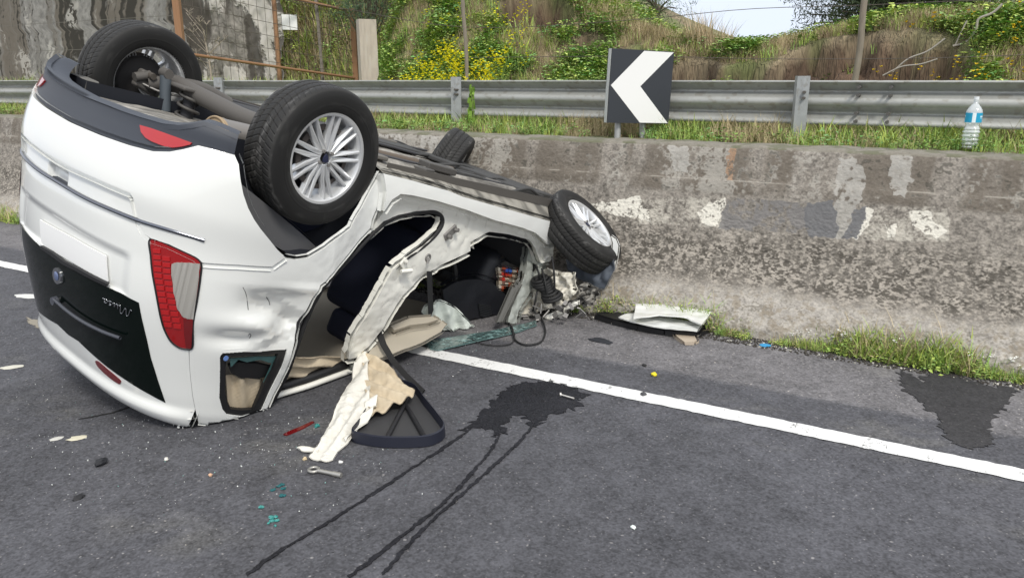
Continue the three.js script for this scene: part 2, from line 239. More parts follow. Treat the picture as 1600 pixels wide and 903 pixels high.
{
  const A0 = -4.7, LEN = 6.4, W = 2048, Hh = 1024, SL = wallLen[wallLen.length - 1];
  const poly = list => list.map(p => pixelOnWall(p[0], p[1]));
  const P = {
    white: [[[924, 318], [960, 312], [1000, 306], [1008, 322], [1018, 345], [985, 342], [950, 333]], [[1091, 330], [1112, 318], [1136, 309], [1131, 330], [1122, 354], [1095, 351]], [[1356, 324], [1366, 326], [1352, 360], [1340, 375], [1334, 374], [1346, 350]], [[1417, 331], [1452, 330], [1462, 345], [1480, 362], [1463, 375], [1440, 362], [1424, 352]], [[1385, 352], [1400, 350], [1400, 368], [1386, 370]]].map(poly),
    fadedWhite: [[[900, 320], [1135, 305], [1130, 356], [1000, 350], [930, 340]], [[1360, 322], [1485, 326], [1482, 378], [1345, 375]]].map(poly),
    grey: [[[1259, 318], [1300, 315], [1310, 330], [1308, 372], [1265, 370], [1257, 345]], [[1335, 328], [1358, 322], [1340, 372], [1318, 374], [1330, 350]]].map(poly),
    fadedGrey: [[[1137, 312], [1262, 314], [1260, 366], [1124, 356]]].map(poly),
    orange: [[[1139, 221], [1152, 222], [1147, 262], [1144, 282], [1134, 281], [1136, 255]]].map(poly),
    pale: [[[1312, 246], [1332, 244], [1352, 262], [1350, 300], [1336, 330], [1330, 372], [1308, 374], [1306, 300]], [[1392, 238], [1424, 238], [1426, 280], [1412, 312], [1397, 306], [1390, 270]], [[1045, 220], [1075, 222], [1078, 268], [1052, 266]], [[590, 206], [625, 206], [630, 228], [600, 232]], [[660, 206], [690, 206], [680, 235], [655, 230]]].map(poly),
  };
  const any = (L, x, y) => L.some(q => inPoly(x, y, q));
  const map = tex(W, Hh, (i, j) => {
    const a = A0 + (i + 0.5) / W * LEN, s = (j + 0.5) / Hh * SL;
    const f1 = fbm(a * 40, s * 40, 3, 71), f2 = fbm(a * 9, s * 9, 4, 72), f3 = fbm(a * 2.2, s * 2.2, 3, 73), grit = hash2(i, j, 5), f0 = fbm(a * 110, s * 110, 2, 70);
    const jx = a + 0.05 * (fbm(a * 22, s * 22, 3, 74) - 0.5), jy = s + 0.05 * (fbm(a * 22, s * 22, 3, 75) - 0.5);
    let v = 0.235 + 0.22 * (f1 - 0.5) + 0.14 * (f2 - 0.5) + 0.2 * (f0 - 0.5), r = v * 1.07, g = v * 0.97, b = v * 0.845;
    const bl = (R, G, B, t) => { r = lerp(r, R, t); g = lerp(g, G, t); b = lerp(b, B, t); };
    const e = 0.10 * (f2 - 0.5) + 0.10 * (f3 - 0.5) + 0.05 * (f1 - 0.5);
    // pale washed toe
    const toe = 1 - sstep(0.25, 0.40, s + e * 1.3); bl(0.375 + 0.26 * (f1 - 0.5) + 0.16 * (f0 - 0.5), 0.35 + 0.25 * (f1 - 0.5) + 0.15 * (f0 - 0.5), 0.315 + 0.22 * (f1 - 0.5) + 0.13 * (f0 - 0.5), toe * 0.92); const tw = 0.6 * fbm(a * 70, s * 90, 3, 276) + 0.4 * f2; bl(0.13, 0.115, 0.09, toe * sstep(0.52, 0.64, tw) * 0.6);
    bl(0.22, 0.185, 0.14, toe * sstep(0.50, 0.66, 0.5 * fbm(a * 16, s * 22, 4, 79) + 0.5 * f1) * 0.7);
    // crust of black lichen on the rough band
    const band = sstep(0.30, 0.42, s + e) * (1 - sstep(0.66, 0.80, s + e * 1.4)); const worm = 0.6 * fbm(a * 80 + 4 * f2, s * 105, 3, 76) + 0.4 * fbm(a * 34, s * 40, 2, 176);
    bl(0.060, 0.053, 0.043, band * sstep(0.42, 0.58, worm) * (0.45 + 0.4 * sstep(0.35, 0.6, f2))); bl(0.36, 0.325, 0.28, band * (1 - sstep(0.34, 0.46, worm)) * 0.7);
    // brown film with pits under the coping
    const up = sstep(0.96, 1.00, s + e * 0.15) * (1 - sstep(WTOP, WTOP + 0.04, s)); const st = fbm(a * 6.5, s * 1.6, 4, 77);
    bl(0.125, 0.105, 0.083, up * sstep(0.25, 0.55, st) * 0.8); bl(0.33, 0.31, 0.275, up * sstep(0.52, 0.62, 0.6 * fbm(a * 5, s * 2.5, 4, 78) + 0.4 * f1) * 0.85); bl(0.05, 0.046, 0.036, up * sstep(0.60, 0.72, f1 * 0.6 + f2 * 0.4) * 0.7);
    const rid = Math.abs(s - wallLen[8] - 0.006 * (f2 - 0.5)); bl(0.42, 0.39, 0.34, (1 - sstep(0.002, 0.007, rid)) * sstep(0.42, 0.6, f2) * 0.5);
    // what is left of painted blocks, and patches of newer render
    const grain = sstep(0.34, 0.50, f1 * 0.7 + f0 * 0.4);
    if (any(P.pale, jx, jy)) bl(0.37 + 0.1 * (f1 - 0.5), 0.355 + 0.1 * (f1 - 0.5), 0.325 + 0.1 * (f1 - 0.5), 0.8 * sstep(0.3, 0.42, f1 * 0.6 + f2 * 0.4));
    if (any(P.fadedWhite, jx, jy)) bl(0.55, 0.52, 0.45, 0.6 * sstep(0.38, 0.62, f2 * 0.5 + f1 * 0.3 + f0 * 0.2));
    if (any(P.fadedGrey, jx, jy)) bl(0.17, 0.165, 0.165, 0.8 * sstep(0.40, 0.52, f2 * 0.55 + f1 * 0.45));
    if (any(P.white, jx, jy)) bl(0.72, 0.69, 0.61, 0.9 * sstep(0.26, 0.50, f1 * 0.6 + f0 * 0.4));
    if (any(P.grey, jx, jy)) bl(0.15, 0.15, 0.155, 0.95 * sstep(0.22, 0.34, f1 * 0.7 + f2 * 0.3));
    if (any(P.orange, jx, jy)) bl(0.33, 0.205, 0.125, 0.75 * sstep(0.28, 0.42, f1));
    if (s > WTOP) { const mo = sstep(0.45, 0.6, f2); bl(0.20, 0.185, 0.15, 0.7); bl(0.09, 0.10, 0.045, mo * 0.6); }
    const k = 0.86 + 0.28 * grit; return [r * k, g * k, b * k];
  });
  const bump = tex(1024, 512, (i, j) => { const a = A0 + (i + 0.5) / 1024 * LEN, s = (j + 0.5) / 512 * SL; const band = sstep(0.2, 0.42, s) * (1 - sstep(0.66, 0.95, s)); return 0.5 + (fbm(a * 60, s * 75, 3, 81) - 0.5) * lerp(0.45, 1.0, band); }, { colour: false });
  map.wrapS = THREE.MirroredRepeatWrapping; bump.wrapS = THREE.MirroredRepeatWrapping;
  const us = [...range(-40, -12, 2), ...range(-11.8, -4.8, 0.06), ...range(-4.76, 1.6, 0.016), ...range(2, 20, 1)];
  const vs = [...range(0, 0.98, 0.014), ...range(0.985, SL, 0.02)];
  const g = gridGeo(us, vs, wallShape, null, (a, s) => [(a - A0) / LEN, s / SL]);
  single('retaining_wall', g, mat([1, 1, 1], 0.95, { map, bumpMap: bump, bumpScale: 0.012 }), 'weathered concrete retaining wall with flared foot along the shoulder', 'wall');
}

// ================================================================== bank behind the wall
const CREST = [[-30, 1.2], [-10.5, 1.25], [-9.2, 1.7], [-8.2, 2.6], [-7.4, 3.5], [-6.6, 3.6], [-6, 3.4], [-4.9, 3.0], [-4.2, 2.62], [-3.8, 2.32], [-3.3, 2.06], [-2.8, 1.86], [-2.3, 1.80], [-1.75, 1.80], [-1.2, 1.92], [-0.5, 2.04], [0.6, 2.08], [2, 2.2], [6, 2.4], [20, 2.4]];
const scars = [[-0.95, 7.35, 0.62, 0.66], [-0.36, 7.30, 0.52, 0.56], [-1.4, 7.2, 0.36, 0.4], [-2.40, 7.5, 0.42, 0.42], [-1.85, 7.5, 0.32, 0.28], [-4.25, 8.25, 0.55, 0.36], [-3.6, 8.0, 0.25, 0.22], [-3.0, 7.8, 0.28, 0.25], [-5.6, 8.9, 0.5, 0.3]];
const scarAt = (a, D) => { let k = 0; const n = 0.9 * (fbm(a * 3.5, D * 3.5, 3, 91) - 0.5); for (const [A, Q, ra, rd] of scars) k = Math.max(k, 1 - sstep(0.55, 1.05, Math.hypot((a - A) / ra, (D - Q) / rd) + n)); return k; };
function bankY(a, D) {
  const hb = Math.max(sstep(-0.5, 0.7, a + 0.62 * D + 1.45), sstep(10.1, 11.6, D)); const c = lerp(1.22, interp(CREST, Math.max(a, -7.4)), hb); const start = 6.55 + 0.25 * (fbm(a * 0.7, 3, 2, 92) - 0.5);
  const wd = lerp(2.9, 1.7, sstep(-4.6, -2.6, a)); let t = clamp((D - start) / wd, 0, 1); t = Math.pow(t, 0.8) * (1 - 0.1 * Math.sin(t * Math.PI * 2));
  let y = 1.09 + (c - 1.09) * clamp(t, 0, 1) + (D > 9.4 ? -(D - 9.4) * 0.05 : 0);
  y += (0.16 * (fbm(a * 1.4, D * 1.4, 3, 93) - 0.5) + 0.07 * (fbm(a * 5, D * 5, 3, 94) - 0.5)) * sstep(6.3, 7.2, D) * (1 - 0.85 * sstep(-4.6, -2.6, a) * sstep(7.7, 8.2, D));
  const s = scarAt(a, D); if (s > 0) { y -= sstep(0.25, 0.5, s) * (0.22 + 0.3 * (fbm(a * 3, D * 3, 2, 191) - 0.3)); y -= s * (0.12 + 0.55 * (fbm(a * 4.5, D * 4.5, 3, 95) - 0.4) + 0.12 * (fbm(a * 16, D * 16, 2, 99) - 0.5)); }
  return y;
}
{
  const us = [...range(-60, -16, 4), ...range(-15, -9.2, 0.2), ...range(-9.1, 2.6, 0.045), ...range(3, 30, 2)];
  const vs = [5.5, ...range(5.56, 6.4, 0.08), ...range(6.45, 10.4, 0.045), ...range(10.6, 14, 0.4), ...range(16, 120, 8)];
  const col = (a, D, p) => {
    const n = fbm(a * 2.1, D * 2.1, 4, 96), m = fbm(a * 9, D * 9, 3, 97), q = fbm(a * 30, D * 30, 2, 98); const s = scarAt(a, D);
    let c = [0.25, 0.20, 0.13]; const mix = (d, t) => { c = c.map((x, i) => lerp(x, d[i], clamp(t, 0, 1))); };
    mix([0.15, 0.19, 0.06], sstep(0.42, 0.6, n) * 0.8); mix([0.36, 0.30, 0.19], sstep(0.55, 0.72, m) * 0.5); mix([0.075, 0.046, 0.030], sstep(0.1, 0.4, s) * 0.97); mix([0.17, 0.11, 0.072], s * sstep(0.48, 0.62, m) * 0.8);
    const k = 0.7 + 0.6 * q; return c.map(x => x * k);
  };
  structure('bank', gridGeo(us, vs, (a, D) => road(a, D < 5.55 ? 1.0 : bankY(a, D), D), col, (a, D) => [a, D]), mat([1, 1, 1], 1, { vertexColors: true, bumpMap: tex(512, 512, (i, j) => 0.6 * pn(i / 8, j / 8, 64, 3) + 0.4 * pn(i / 3, j / 3, 170, 4), { colour: false }), bumpScale: 0.03 }));
}

// ------------------------------------------------------------------ growth (uncountable ground cover)
function bladeTuft(n, h, w, spread, seed, lean = 0.5) {
  const R = rng(seed), pos = [], nor = [], idx = []; let k = 0;
  for (let i = 0; i < n; i++) {
    const an = R() * 6.283, r = spread * Math.sqrt(R()), hh = h * (0.45 + 0.55 * R()), ln = hh * lean * (0.3 + R()), d = R() * 6.283, ww = w * (0.6 + 0.6 * R());
    const bx = Math.cos(an) * r, bz = Math.sin(an) * r, dx = Math.cos(d), dz = Math.sin(d), px = -dz, pz = dx;
    for (let s = 0; s <= 3; s++) { const t = s / 3, q = ww * (1 - t * t) * 0.5, ox = dx * ln * t * t, oz = dz * ln * t * t, y = hh * (t - 0.18 * lean * t * t); if (s < 3) { pos.push(bx + ox - px * q, y, bz + oz - pz * q, bx + ox + px * q, y, bz + oz + pz * q); nor.push(dx * 0.3, 0.9, dz * 0.3, dx * 0.3, 0.9, dz * 0.3); } else { pos.push(bx + ox, y, bz + oz); nor.push(dx * 0.3, 0.9, dz * 0.3); } }
    idx.push(k, k + 1, k + 3, k, k + 3, k + 2, k + 2, k + 3, k + 5, k + 2, k + 5, k + 4, k + 4, k + 5, k + 6); k += 7;
  }
  const g = new THREE.BufferGeometry(); g.setAttribute('position', new THREE.Float32BufferAttribute(pos, 3)); g.setAttribute('normal', new THREE.Float32BufferAttribute(nor, 3)); g.setIndex(idx); g.computeVertexNormals(); return g;
}
function leafClump(n, h, size, spread, seed, droop = 0.6) { // broad little leaves on hidden stems
  const R = rng(seed), pos = [], idx = []; let k = 0;
  for (let i = 0; i < n; i++) {
    const an = R() * 6.283, r = spread * Math.sqrt(R()), y = h * (0.15 + 0.85 * R()) * (1 - 0.5 * r / spread), c = V(Math.cos(an) * r, y, Math.sin(an) * r), d = R() * 6.283, L = size * (0.5 + R()), w = L * (0.35 + 0.3 * R());
    const f = V(Math.cos(d), 0.5 - droop * R(), Math.sin(d)).normalize(), s = V(-Math.sin(d), 0.5 * (R() - 0.5), Math.cos(d)).normalize();
    const pts = [c, c.clone().addScaledVector(f, L * 0.5).addScaledVector(s, w * 0.5), c.clone().addScaledVector(f, L).add(V(0, -L * 0.2, 0)), c.clone().addScaledVector(f, L * 0.5).addScaledVector(s, -w * 0.5)];
    for (const p of pts) pos.push(p.x, p.y, p.z); idx.push(k, k + 1, k + 2, k, k + 2, k + 3); k += 4;
  }
  const g = new THREE.BufferGeometry(); g.setAttribute('position', new THREE.Float32BufferAttribute(pos, 3)); g.setIndex(idx); g.computeVertexNormals(); return g;
}
const leafMat = (o = {}) => phys([1, 1, 1], 0.8, { specularIntensity: 0.3, ...o });
function scatter(name, geo, material, spots, label, category) { // spots: [pos, scale, yaw, colour, tilt]
  const m = new THREE.InstancedMesh(geo, material, spots.length); const o = new THREE.Object3D();
  spots.forEach(([p, s, yaw, c, tilt], i) => { o.position.copy(p); o.scale.set(s, s, s); o.rotation.set(tilt ? tilt[0] : 0, yaw, tilt ? tilt[1] : 0); o.updateMatrix(); m.setMatrixAt(i, o.matrix); m.setColorAt(i, c); });
  m.name = numbered(name); m.userData = { label, category, kind: 'stuff' }; m.castShadow = m.receiveShadow = true; scene.add(m); return m;
}
{
  const R = rng(77); const gr = [], dry = [], leaf = [], flo = [], stem = [], mossy = [];
  const G = (a, b, c, k = 1) => lin(a * k, b * k, c * k);
  const green = () => { const t = R(), k = 0.75 + 0.6 * R(); return G(lerp(0.24, 0.40, t), lerp(0.38, 0.46, t), lerp(0.09, 0.13, R()), k); };
  const deep = () => G(lerp(0.15, 0.24, R()), lerp(0.28, 0.37, R()), lerp(0.07, 0.12, R()), 0.8 + 0.5 * R());
  const straw = () => { const k = 0.6 + 0.6 * R(); return G(0.52, 0.43, 0.26, k); };
  const brown = () => { const k = 0.5 + 0.7 * R(); return G(0.36, 0.28, 0.18, k); };
  const put = (L, a, D, s, c, dy = 0) => L.push([road(a, bankY(a, D) + dy, D), s, R() * 6.28, c, [(R() - 0.5) * 0.5, (R() - 0.5) * 0.5]]);
  // strip between the wall top and the guardrail
  for (let i = 0; i < 5200; i++) { const a = lerp(-12, 1.2, R()), D = 5.40 + 1.05 * Math.pow(R(), 0.9); const n = fbm(a * 1.6, D * 2.0, 3, 101); const tall = sstep(5.42, 5.8, D); if (D < 5.53 && R() < 0.86) continue; if (a > -2.55 && a < -1.6 && D < 5.75 && R() < 0.8) continue; const y = D < 5.52 ? 1.10 - bankY(a, D) : 0; const dr = n > 0.56 || R() < 0.2; put(dr ? dry : gr, a, D, (0.22 + 0.5 * tall * R() + 0.22 * sstep(5.7, 6.0, D)), dr ? straw() : green(), y); if (R() < 0.30) put(leaf, a, D, 0.45 + 0.5 * R(), deep(), y); }
  // the bank itself: green, dry and leafy patches
  for (let i = 0; i < 38000; i++) {
    const a = lerp(-9.6, 2.4, R()), D = lerp(6.4, 10.2, R()); const s = scarAt(a, D); if (s > 0.03 && R() < 0.98) continue;
    const n = fbm(a * 1.1, D * 1.3, 3, 102), m = fbm(a * 2.6 + 7, D * 2.6, 3, 103), u = (D - 6.4) / 3.8; const top = sstep(0.45, 0.8, u + 0.25 * (m - 0.5)) * sstep(-2.6, -4.4, a);   // drier towards the top on the left
    const w = m - 0.12 * top; if (w > 0.45 && R() < 0.85) { put(leaf, a, D, 0.7 + 0.8 * R(), R() < 0.6 ? green() : deep()); if (R() < 0.3) put(gr, a, D, 0.3 + 0.4 * R(), green()); } else if (R() < 0.72) put(dry, a, D, 0.25 + 0.4 * R(), R() < 0.5 ? straw() : brown()); else put(gr, a, D, 0.25 + 0.45 * R(), green());
  }
  for (let i = 0; i < 3000; i++) { const a = lerp(-17, -8.2, R()), D = lerp(6.4, 9.1, R()); put(R() < 0.55 ? gr : R() < 0.5 ? leaf : dry, a, D, 0.9 + 0.9 * R(), R() < 0.8 ? green() : straw()); }
  for (let i = 0; i < 6000; i++) { const a = lerp(-14, -6.8, R()), D = lerp(9.9, 12.6, R()); const q = R(); put(q < 0.4 ? dry : q < 0.75 ? leaf : gr, a, D, 1.0 + 0.9 * R(), q < 0.4 ? (R() < 0.5 ? straw() : brown()) : green()); }
  for (let i = 0; i < 500; i++) { const a = lerp(-4.0, -2.3, R()), D = 8.2 + 0.5 * R(); put(dry, a, D, 0.5 + 0.5 * R(), straw()); }
  // yellow flowers
  for (let i = 0; i < 1900; i++) { const a = lerp(-7.6, -3.9, R()), D = R() < 0.86 ? lerp(6.5, 7.35, R()) : lerp(7.2, 8.4, R()); if (a < -0.62 * D - 1.75 && R() < 0.93) continue; const n = fbm(a * 1.3 + 3, D * 1.5, 3, 104); const lim = 0.42 + 0.16 * sstep(-5.0, -4.1, a) + 0.10 * sstep(7.2, 8.2, D); if (n < lim) continue; const h = 0.14 + 0.20 * R(); put(flo, a, D, 0.6 + 0.5 * R(), G(0.88, 0.76 + 0.08 * R(), 0.03), h); if (R() < 0.7) put(gr, a, D, 0.6 + 0.4 * R(), green()); }
  for (let i = 0; i < 90; i++) { const a = lerp(-0.6, 1.4, R()), D = lerp(6.7, 8.0, R()); put(flo, a, D, 0.6 + 0.5 * R(), G(0.75, 0.52, 0.03), 0.12 + 0.2 * R()); }
  // weeds along the foot of the wall
  const verge = []; const vleaf = [], vdry = [];
  for (let i = 0; i < 6800; i++) { const a = R() < 0.7 ? lerp(-3.2, 1.1, R()) : lerp(-11.5, -3, R()); const D = 4.54 + 0.13 * R(); const n = fbm(a * 2.3, D * 3, 3, 105) + (a > -2.6 ? 0.06 : 0); if (n < 0.31 && a > -6) continue; if (a > -2.05 && a < -1.12 && (D < 4.6 || R() < 0.5)) continue; const y = D > 4.59 ? wallAt(0.11)[1] * (D - 4.59) / 0.1 : 0; const s = (0.16 + 0.34 * R()) * (n > 0.56 ? 1.5 : 0.8) * (1 - 0.5 * sstep(0.08, 0.24, Math.abs(D - 4.59))); const p = road(a, Math.max(0, y) - 0.005, D); const e = [p, s, R() * 6.28, R() < 0.9 ? green() : straw(), [(R() - 0.5) * 0.7, (R() - 0.5) * 0.7]]; const q = R(); (q < 0.35 ? verge : q < 0.92 ? vleaf : vdry).push(e); if (q >= 0.92) e[3] = straw(); }
  const tuft = bladeTuft(9, 0.30, 0.012, 0.07, 1, 0.6), dryT = bladeTuft(12, 0.30, 0.007, 0.08, 2, 0.75), clump = leafClump(30, 0.15, 0.034, 0.11, 3);
  const fl = (() => { const R2 = rng(5), g = []; for (let k = 0; k < 3; k++) { const c = V((R2() - 0.5) * 0.09, (R2() - 0.5) * 0.06, (R2() - 0.5) * 0.09); for (let p = 0; p < 4; p++) { const q = new THREE.PlaneGeometry(0.013, 0.016); q.translate(0, 0.009, 0); q.rotateX(-0.9); q.rotateY(p * 1.571 + k); q.translate(c.x, c.y, c.z); g.push(q); } } return merge(g); })();
  const lm = leafMat();
  scatter('grass', tuft, lm, gr, 'fresh green grass on the bank and wall top', 'grass');
  scatter('dry_grass', dryT, lm, dry, 'straw coloured dry grass on the bank', 'grass');
  scatter('weeds', clump, lm, leaf, 'low leafy green weeds covering the bank', 'weeds');
  scatter('yellow_flowers', fl, lm, flo, 'mass of small yellow wildflowers on the bank', 'flowers');
  scatter('verge_grass', tuft, lm, verge, 'short grass sprouting along the foot of the wall', 'grass');
  scatter('verge_weeds', clump, lm, vleaf, 'small leafy weeds along the foot of the wall', 'weeds');
  scatter('verge_straw', dryT, lm, vdry, 'dead straw lying along the foot of the wall', 'dry grass');
  // dirt and grit gathered in the gutter
  const grit = []; const peb = new THREE.IcosahedronGeometry(0.0055, 0); for (let i = 0; i < 9000; i++) { const a = lerp(-7, 1.2, R()), D = 4.585 - 0.15 * Math.pow(R(), 1.5); const k = 0.4 + 0.9 * R(); grit.push([road(a, 0.001, D), 0.4 + 1.1 * R(), R() * 6, R() < 0.9 ? G(0.05, 0.044, 0.036, k) : G(0.5, 0.48, 0.42, k), null]); }
  scatter('gutter_grit', peb, mat([1, 1, 1], 0.95), grit, 'dark grit and soil gathered along the shoulder edge', 'grit');
  const daisy = []; for (let i = 0; i < 22; i++) { const a = lerp(-0.7, 0.5, R()), D = 4.54 + 0.1 * R(); daisy.push([road(a, 0.06 + 0.07 * R(), D), 0.3 + 0.3 * R(), R() * 6, G(0.8, 0.8, 0.76), null]); }
  scatter('white_flowers', fl, lm, daisy, 'tiny white flowers among the weeds at the wall foot', 'flowers');
}

// ================================================================== the overturned car (car frame: x forward, y its own up, z to its right; rear axle at x = 0)
const CF = V(0.5413, -0.2322, -0.8082).normalize(), CU0 = V(-0.3087, -0.9489, 0.0658);
const CU = CU0.clone().addScaledVector(CF, -CU0.dot(CF)).normalize(), CR = CF.clone().cross(CU);
const CT = V(-1.3393, 0.1018 + EYE, -3.8335);
const car = thing('overturned_car', 'wrecked white hatchback lying upside down on its roof against the wall', 'car', CT);
car.quaternion.copy(basis(CF, CU, CR));
const toCar = p => { const d = p.clone().sub(CT); return V(d.dot(CF), d.dot(CU), d.dot(CR)); };
const toCarDir = d => V(d.dot(CF), d.dot(CU), d.dot(CR));
const toWorld = p => CT.clone().addScaledVector(CF, p.x).addScaledVector(CU, p.y).addScaledVector(CR, p.z);
const worldY = p => CT.y + CF.y * p.x + CU.y * p.y + CR.y * p.z;
const UPC = toCarDir(V(0, 1, 0)), CAM = toCar(EYEP);
const rest = (p, h = 0.012) => { const y = worldY(p); if (y < h) p.addScaledVector(UPC, h - y + 0.004 * (fbm(p.x * 9, p.z * 9, 2, 3) - 0.5)); return p; };   // the roof is pressed flat where it meets the road
function herm(tab, x) { const n = tab.length; if (x <= tab[0][0]) return tab[0][1]; if (x >= tab[n - 1][0]) return tab[n - 1][1]; let i = 1; while (tab[i][0] < x) i++; const s = k => k <= 0 ? (tab[1][1] - tab[0][1]) / (tab[1][0] - tab[0][0]) : k >= n - 1 ? (tab[n - 1][1] - tab[n - 2][1]) / (tab[n - 1][0] - tab[n - 2][0]) : (tab[k + 1][1] - tab[k - 1][1]) / (tab[k + 1][0] - tab[k - 1][0]); const [x0, y0] = tab[i - 1], [x1, y1] = tab[i], h = x1 - x0, t = (x - x0) / h, t2 = t * t, t3 = t2 * t; return y0 * (2 * t3 - 3 * t2 + 1) + h * s(i - 1) * (t3 - 2 * t2 + t) + y1 * (3 * t2 - 2 * t3) + h * s(i) * (t3 - t2); }
const HALFW = [[0.10, 0.72], [0.18, 0.765], [0.26, 0.81], [0.36, 0.838], [0.5, 0.85], [0.7, 0.853], [0.9, 0.848], [1.05, 0.832], [1.2, 0.802], [1.35, 0.768], [1.48, 0.745], [1.56, 0.73], [1.62, 0.69], [1.66, 0.55]];
const REARX = [[0.10, -0.50], [0.22, -0.575], [0.32, -0.615], [0.45, -0.648], [0.58, -0.658], [0.7, -0.650], [0.85, -0.640], [1.0, -0.622], [1.12, -0.592], [1.25, -0.548], [1.4, -0.492], [1.5, -0.45], [1.58, -0.40], [1.63, -0.33], [1.66, -0.22]];
const XC = 0.15, NE = 2.9;
const hw = y => herm(HALFW, y), rx = y => herm(REARX, y);
function shellBase(u, y, off) { // u: angle round the tail (|u| < pi/2), then metres forward along the flanks
  const W = hw(y) + off, au = Math.abs(u), sg = u < 0 ? -1 : 1; if (au > Math.PI / 2) { const x = XC + (au - Math.PI / 2); return V(x, y, sg * W * (1 - 0.012 * Math.max(0, x - 1.2) ** 2)); }
  const A = XC - rx(y) + off, c = Math.cos(au), s = Math.sin(au); const r = Math.pow(Math.pow(c / A, NE) + Math.pow(s / W, NE), -1 / NE); return V(XC - r * c, y, sg * r * s);
}
function onShell(px, py, off = 0) { // first meeting of a view ray with the shell, as (u, y)
  const d = toCarDir(ray(px, py)); const F = t => { const x = CAM.x + d.x * t, y = clamp(CAM.y + d.y * t, 0.1, 1.66), z = CAM.z + d.z * t, W = hw(y) + off; if (x > XC) return Math.abs(z) / W - 1; const A = XC - rx(y) + off; return Math.pow(Math.pow(Math.abs(XC - x) / A, NE) + Math.pow(Math.abs(z) / W, NE), 1 / NE) - 1; };
  let best = 1e9, bt = 0, t = 1.5; for (; t < 9; t += 0.01) { const f = F(t); if (f < best) { best = f; bt = t; } if (f < 0) break; }
  if (best < 0) { let a = t - 0.01, b = t; for (let k = 0; k < 30; k++) { const m = (a + b) / 2; if (F(m) < 0) b = m; else a = m; } bt = b; }
  const p = CAM.clone().addScaledVector(d, bt); const sg = p.z < 0 ? -1 : 1; const u = p.x > XC ? sg * (Math.PI / 2 + p.x - XC) : Math.atan2(p.z, XC - p.x); return [u, clamp(p.y, 0.1, 1.655)];
}
const outward = p => V(p.x < XC ? (p.x - XC) * 1.2 : 0, 0.0, p.z * 1.0);
function skin(poly, { off = 0, disp = () => 0, cell = 0.03, thick = 0.014, holes = [], back = true } = {}) {
  const f = (u, y) => { const p = shellBase(u, y, off); const k = disp(u, y, p); if (k) { const n = outward(p).normalize(); p.addScaledVector(n, k); } return rest(p); };
  return panelGeo(poly, f, { cell, thick, holes, back, out: outward });
}
const P2 = (list, off = 0) => list.map(p => onShell(p[0], p[1], off));
function mirrored(list, off = 0) { const L = P2(list, off).filter(p => p[0] < -0.015); const a = L[0], b = L[L.length - 1]; return [[0, a[1]], ...L, [0, b[1]], ...[...L].reverse().map(p => [-p[0], p[1]])]; }
// flat or bent pieces traced on a plane of the car frame: plane through c with normal n
function planeFrame(c, n) { n = n.clone().normalize(); const h = Math.abs(n.y) > 0.9 ? V(1, 0, 0) : V(0, 1, 0); const ex = h.clone().cross(n).normalize(), ey = n.clone().cross(ex); return { c, n, ex, ey, uv(px, py) { const d = toCarDir(ray(px, py)); const t = this.c.clone().sub(CAM).dot(n) / d.dot(n); const p = CAM.clone().addScaledVector(d, t).sub(this.c); return [p.dot(ex), p.dot(ey)]; }, at(u, v, k = 0) { return this.c.clone().addScaledVector(ex, u).addScaledVector(ey, v).addScaledVector(n, k); } }; }
function sheet(list, c, n, { thick = 0.004, cell = 0.02, disp = () => 0, holes = [], back = true, smooth = 0 } = {}) {
  const F = planeFrame(c, n); if (F.n.dot(CAM.clone().sub(c)) < 0) F.n.negate(), F.ex.negate();
  const F2 = planeFrame(c, F.n); const L = q => { const r = q.map(p => F2.uv(p[0], p[1])); return smooth ? smoothPoly(r, smooth) : r; };
  return panelGeo(L(list), (u, v) => rest(F2.at(u, v, disp(u, v)), 0.008), { cell, thick, back, holes: holes.map(L), out: () => F2.n });
}
const crumple = (amp, fq, s) => (u, v) => amp * (Math.abs(fbm(u * fq, v * fq, 3, s) - 0.5) * 2.4 - 0.35) + amp * 0.35 * (fbm(u * fq * 3.1, v * fq * 3.1, 2, s + 9) - 0.5);

// materials
const paintBump = null;
const white = phys([0.80, 0.81, 0.785], 0.32, { clearcoat: 1, clearcoatRoughness: 0.06 });
const rawWhite = phys([0.80, 0.80, 0.765], 0.42, { clearcoat: 0.3, clearcoatRoughness: 0.3, map: (() => tex(256, 256, (i, j) => { const s = sstep(0.62, 0.74, fbm(i / 22, j / 22, 4, 5)), t = sstep(0.7, 0.78, fbm(i / 9, j / 9, 3, 8)); const v = 1 - 0.12 * s - 0.16 * t; return [v, v * 0.985, v * 0.95]; }))() });
const trim = mat([0.040, 0.046, 0.060], 0.55), blackTrim = mat([0.012, 0.012, 0.013], 0.5), rubber = mat([0.016, 0.016, 0.017], 0.7);
const navy = mat([0.018, 0.022, 0.046], 0.9), dark = mat([0.095, 0.095, 0.10], 0.85), grimy = mat([0.085, 0.078, 0.070], 0.9);
const chrome = mat([0.50, 0.51, 0.53], 0.16, { metalness: 1 }), chromeDark = mat([0.20, 0.21, 0.24], 0.22, { metalness: 1 });
const alloy = mat([0.70, 0.71, 0.72], 0.32, { metalness: 0.55 }), steel = mat([0.28, 0.27, 0.26], 0.55, { metalness: 0.6 });
const tintGlass = phys([0.003, 0.006, 0.005], 0.06, { specularIntensity: 0.4 });
const redLens = phys([0.42, 0.008, 0.010], 0.12, { clearcoat: 1 }), deepRed = phys([0.16, 0.006, 0.008], 0.1, { clearcoat: 1 }), clearLens = phys([0.50, 0.48, 0.44], 0.18, { clearcoat: 1, metalness: 0.35 });
const cloth = (c, sc = 1) => mat(c, 0.95, { bumpMap: clothBump, bumpScale: 0.002 });
const clothBump = tex(256, 256, (i, j) => 0.5 + 0.25 * Math.sin(i * 0.8) * Math.sin(j * 0.8) + 0.25 * (hash2(i, j, 1) - 0.5), { colour: false });
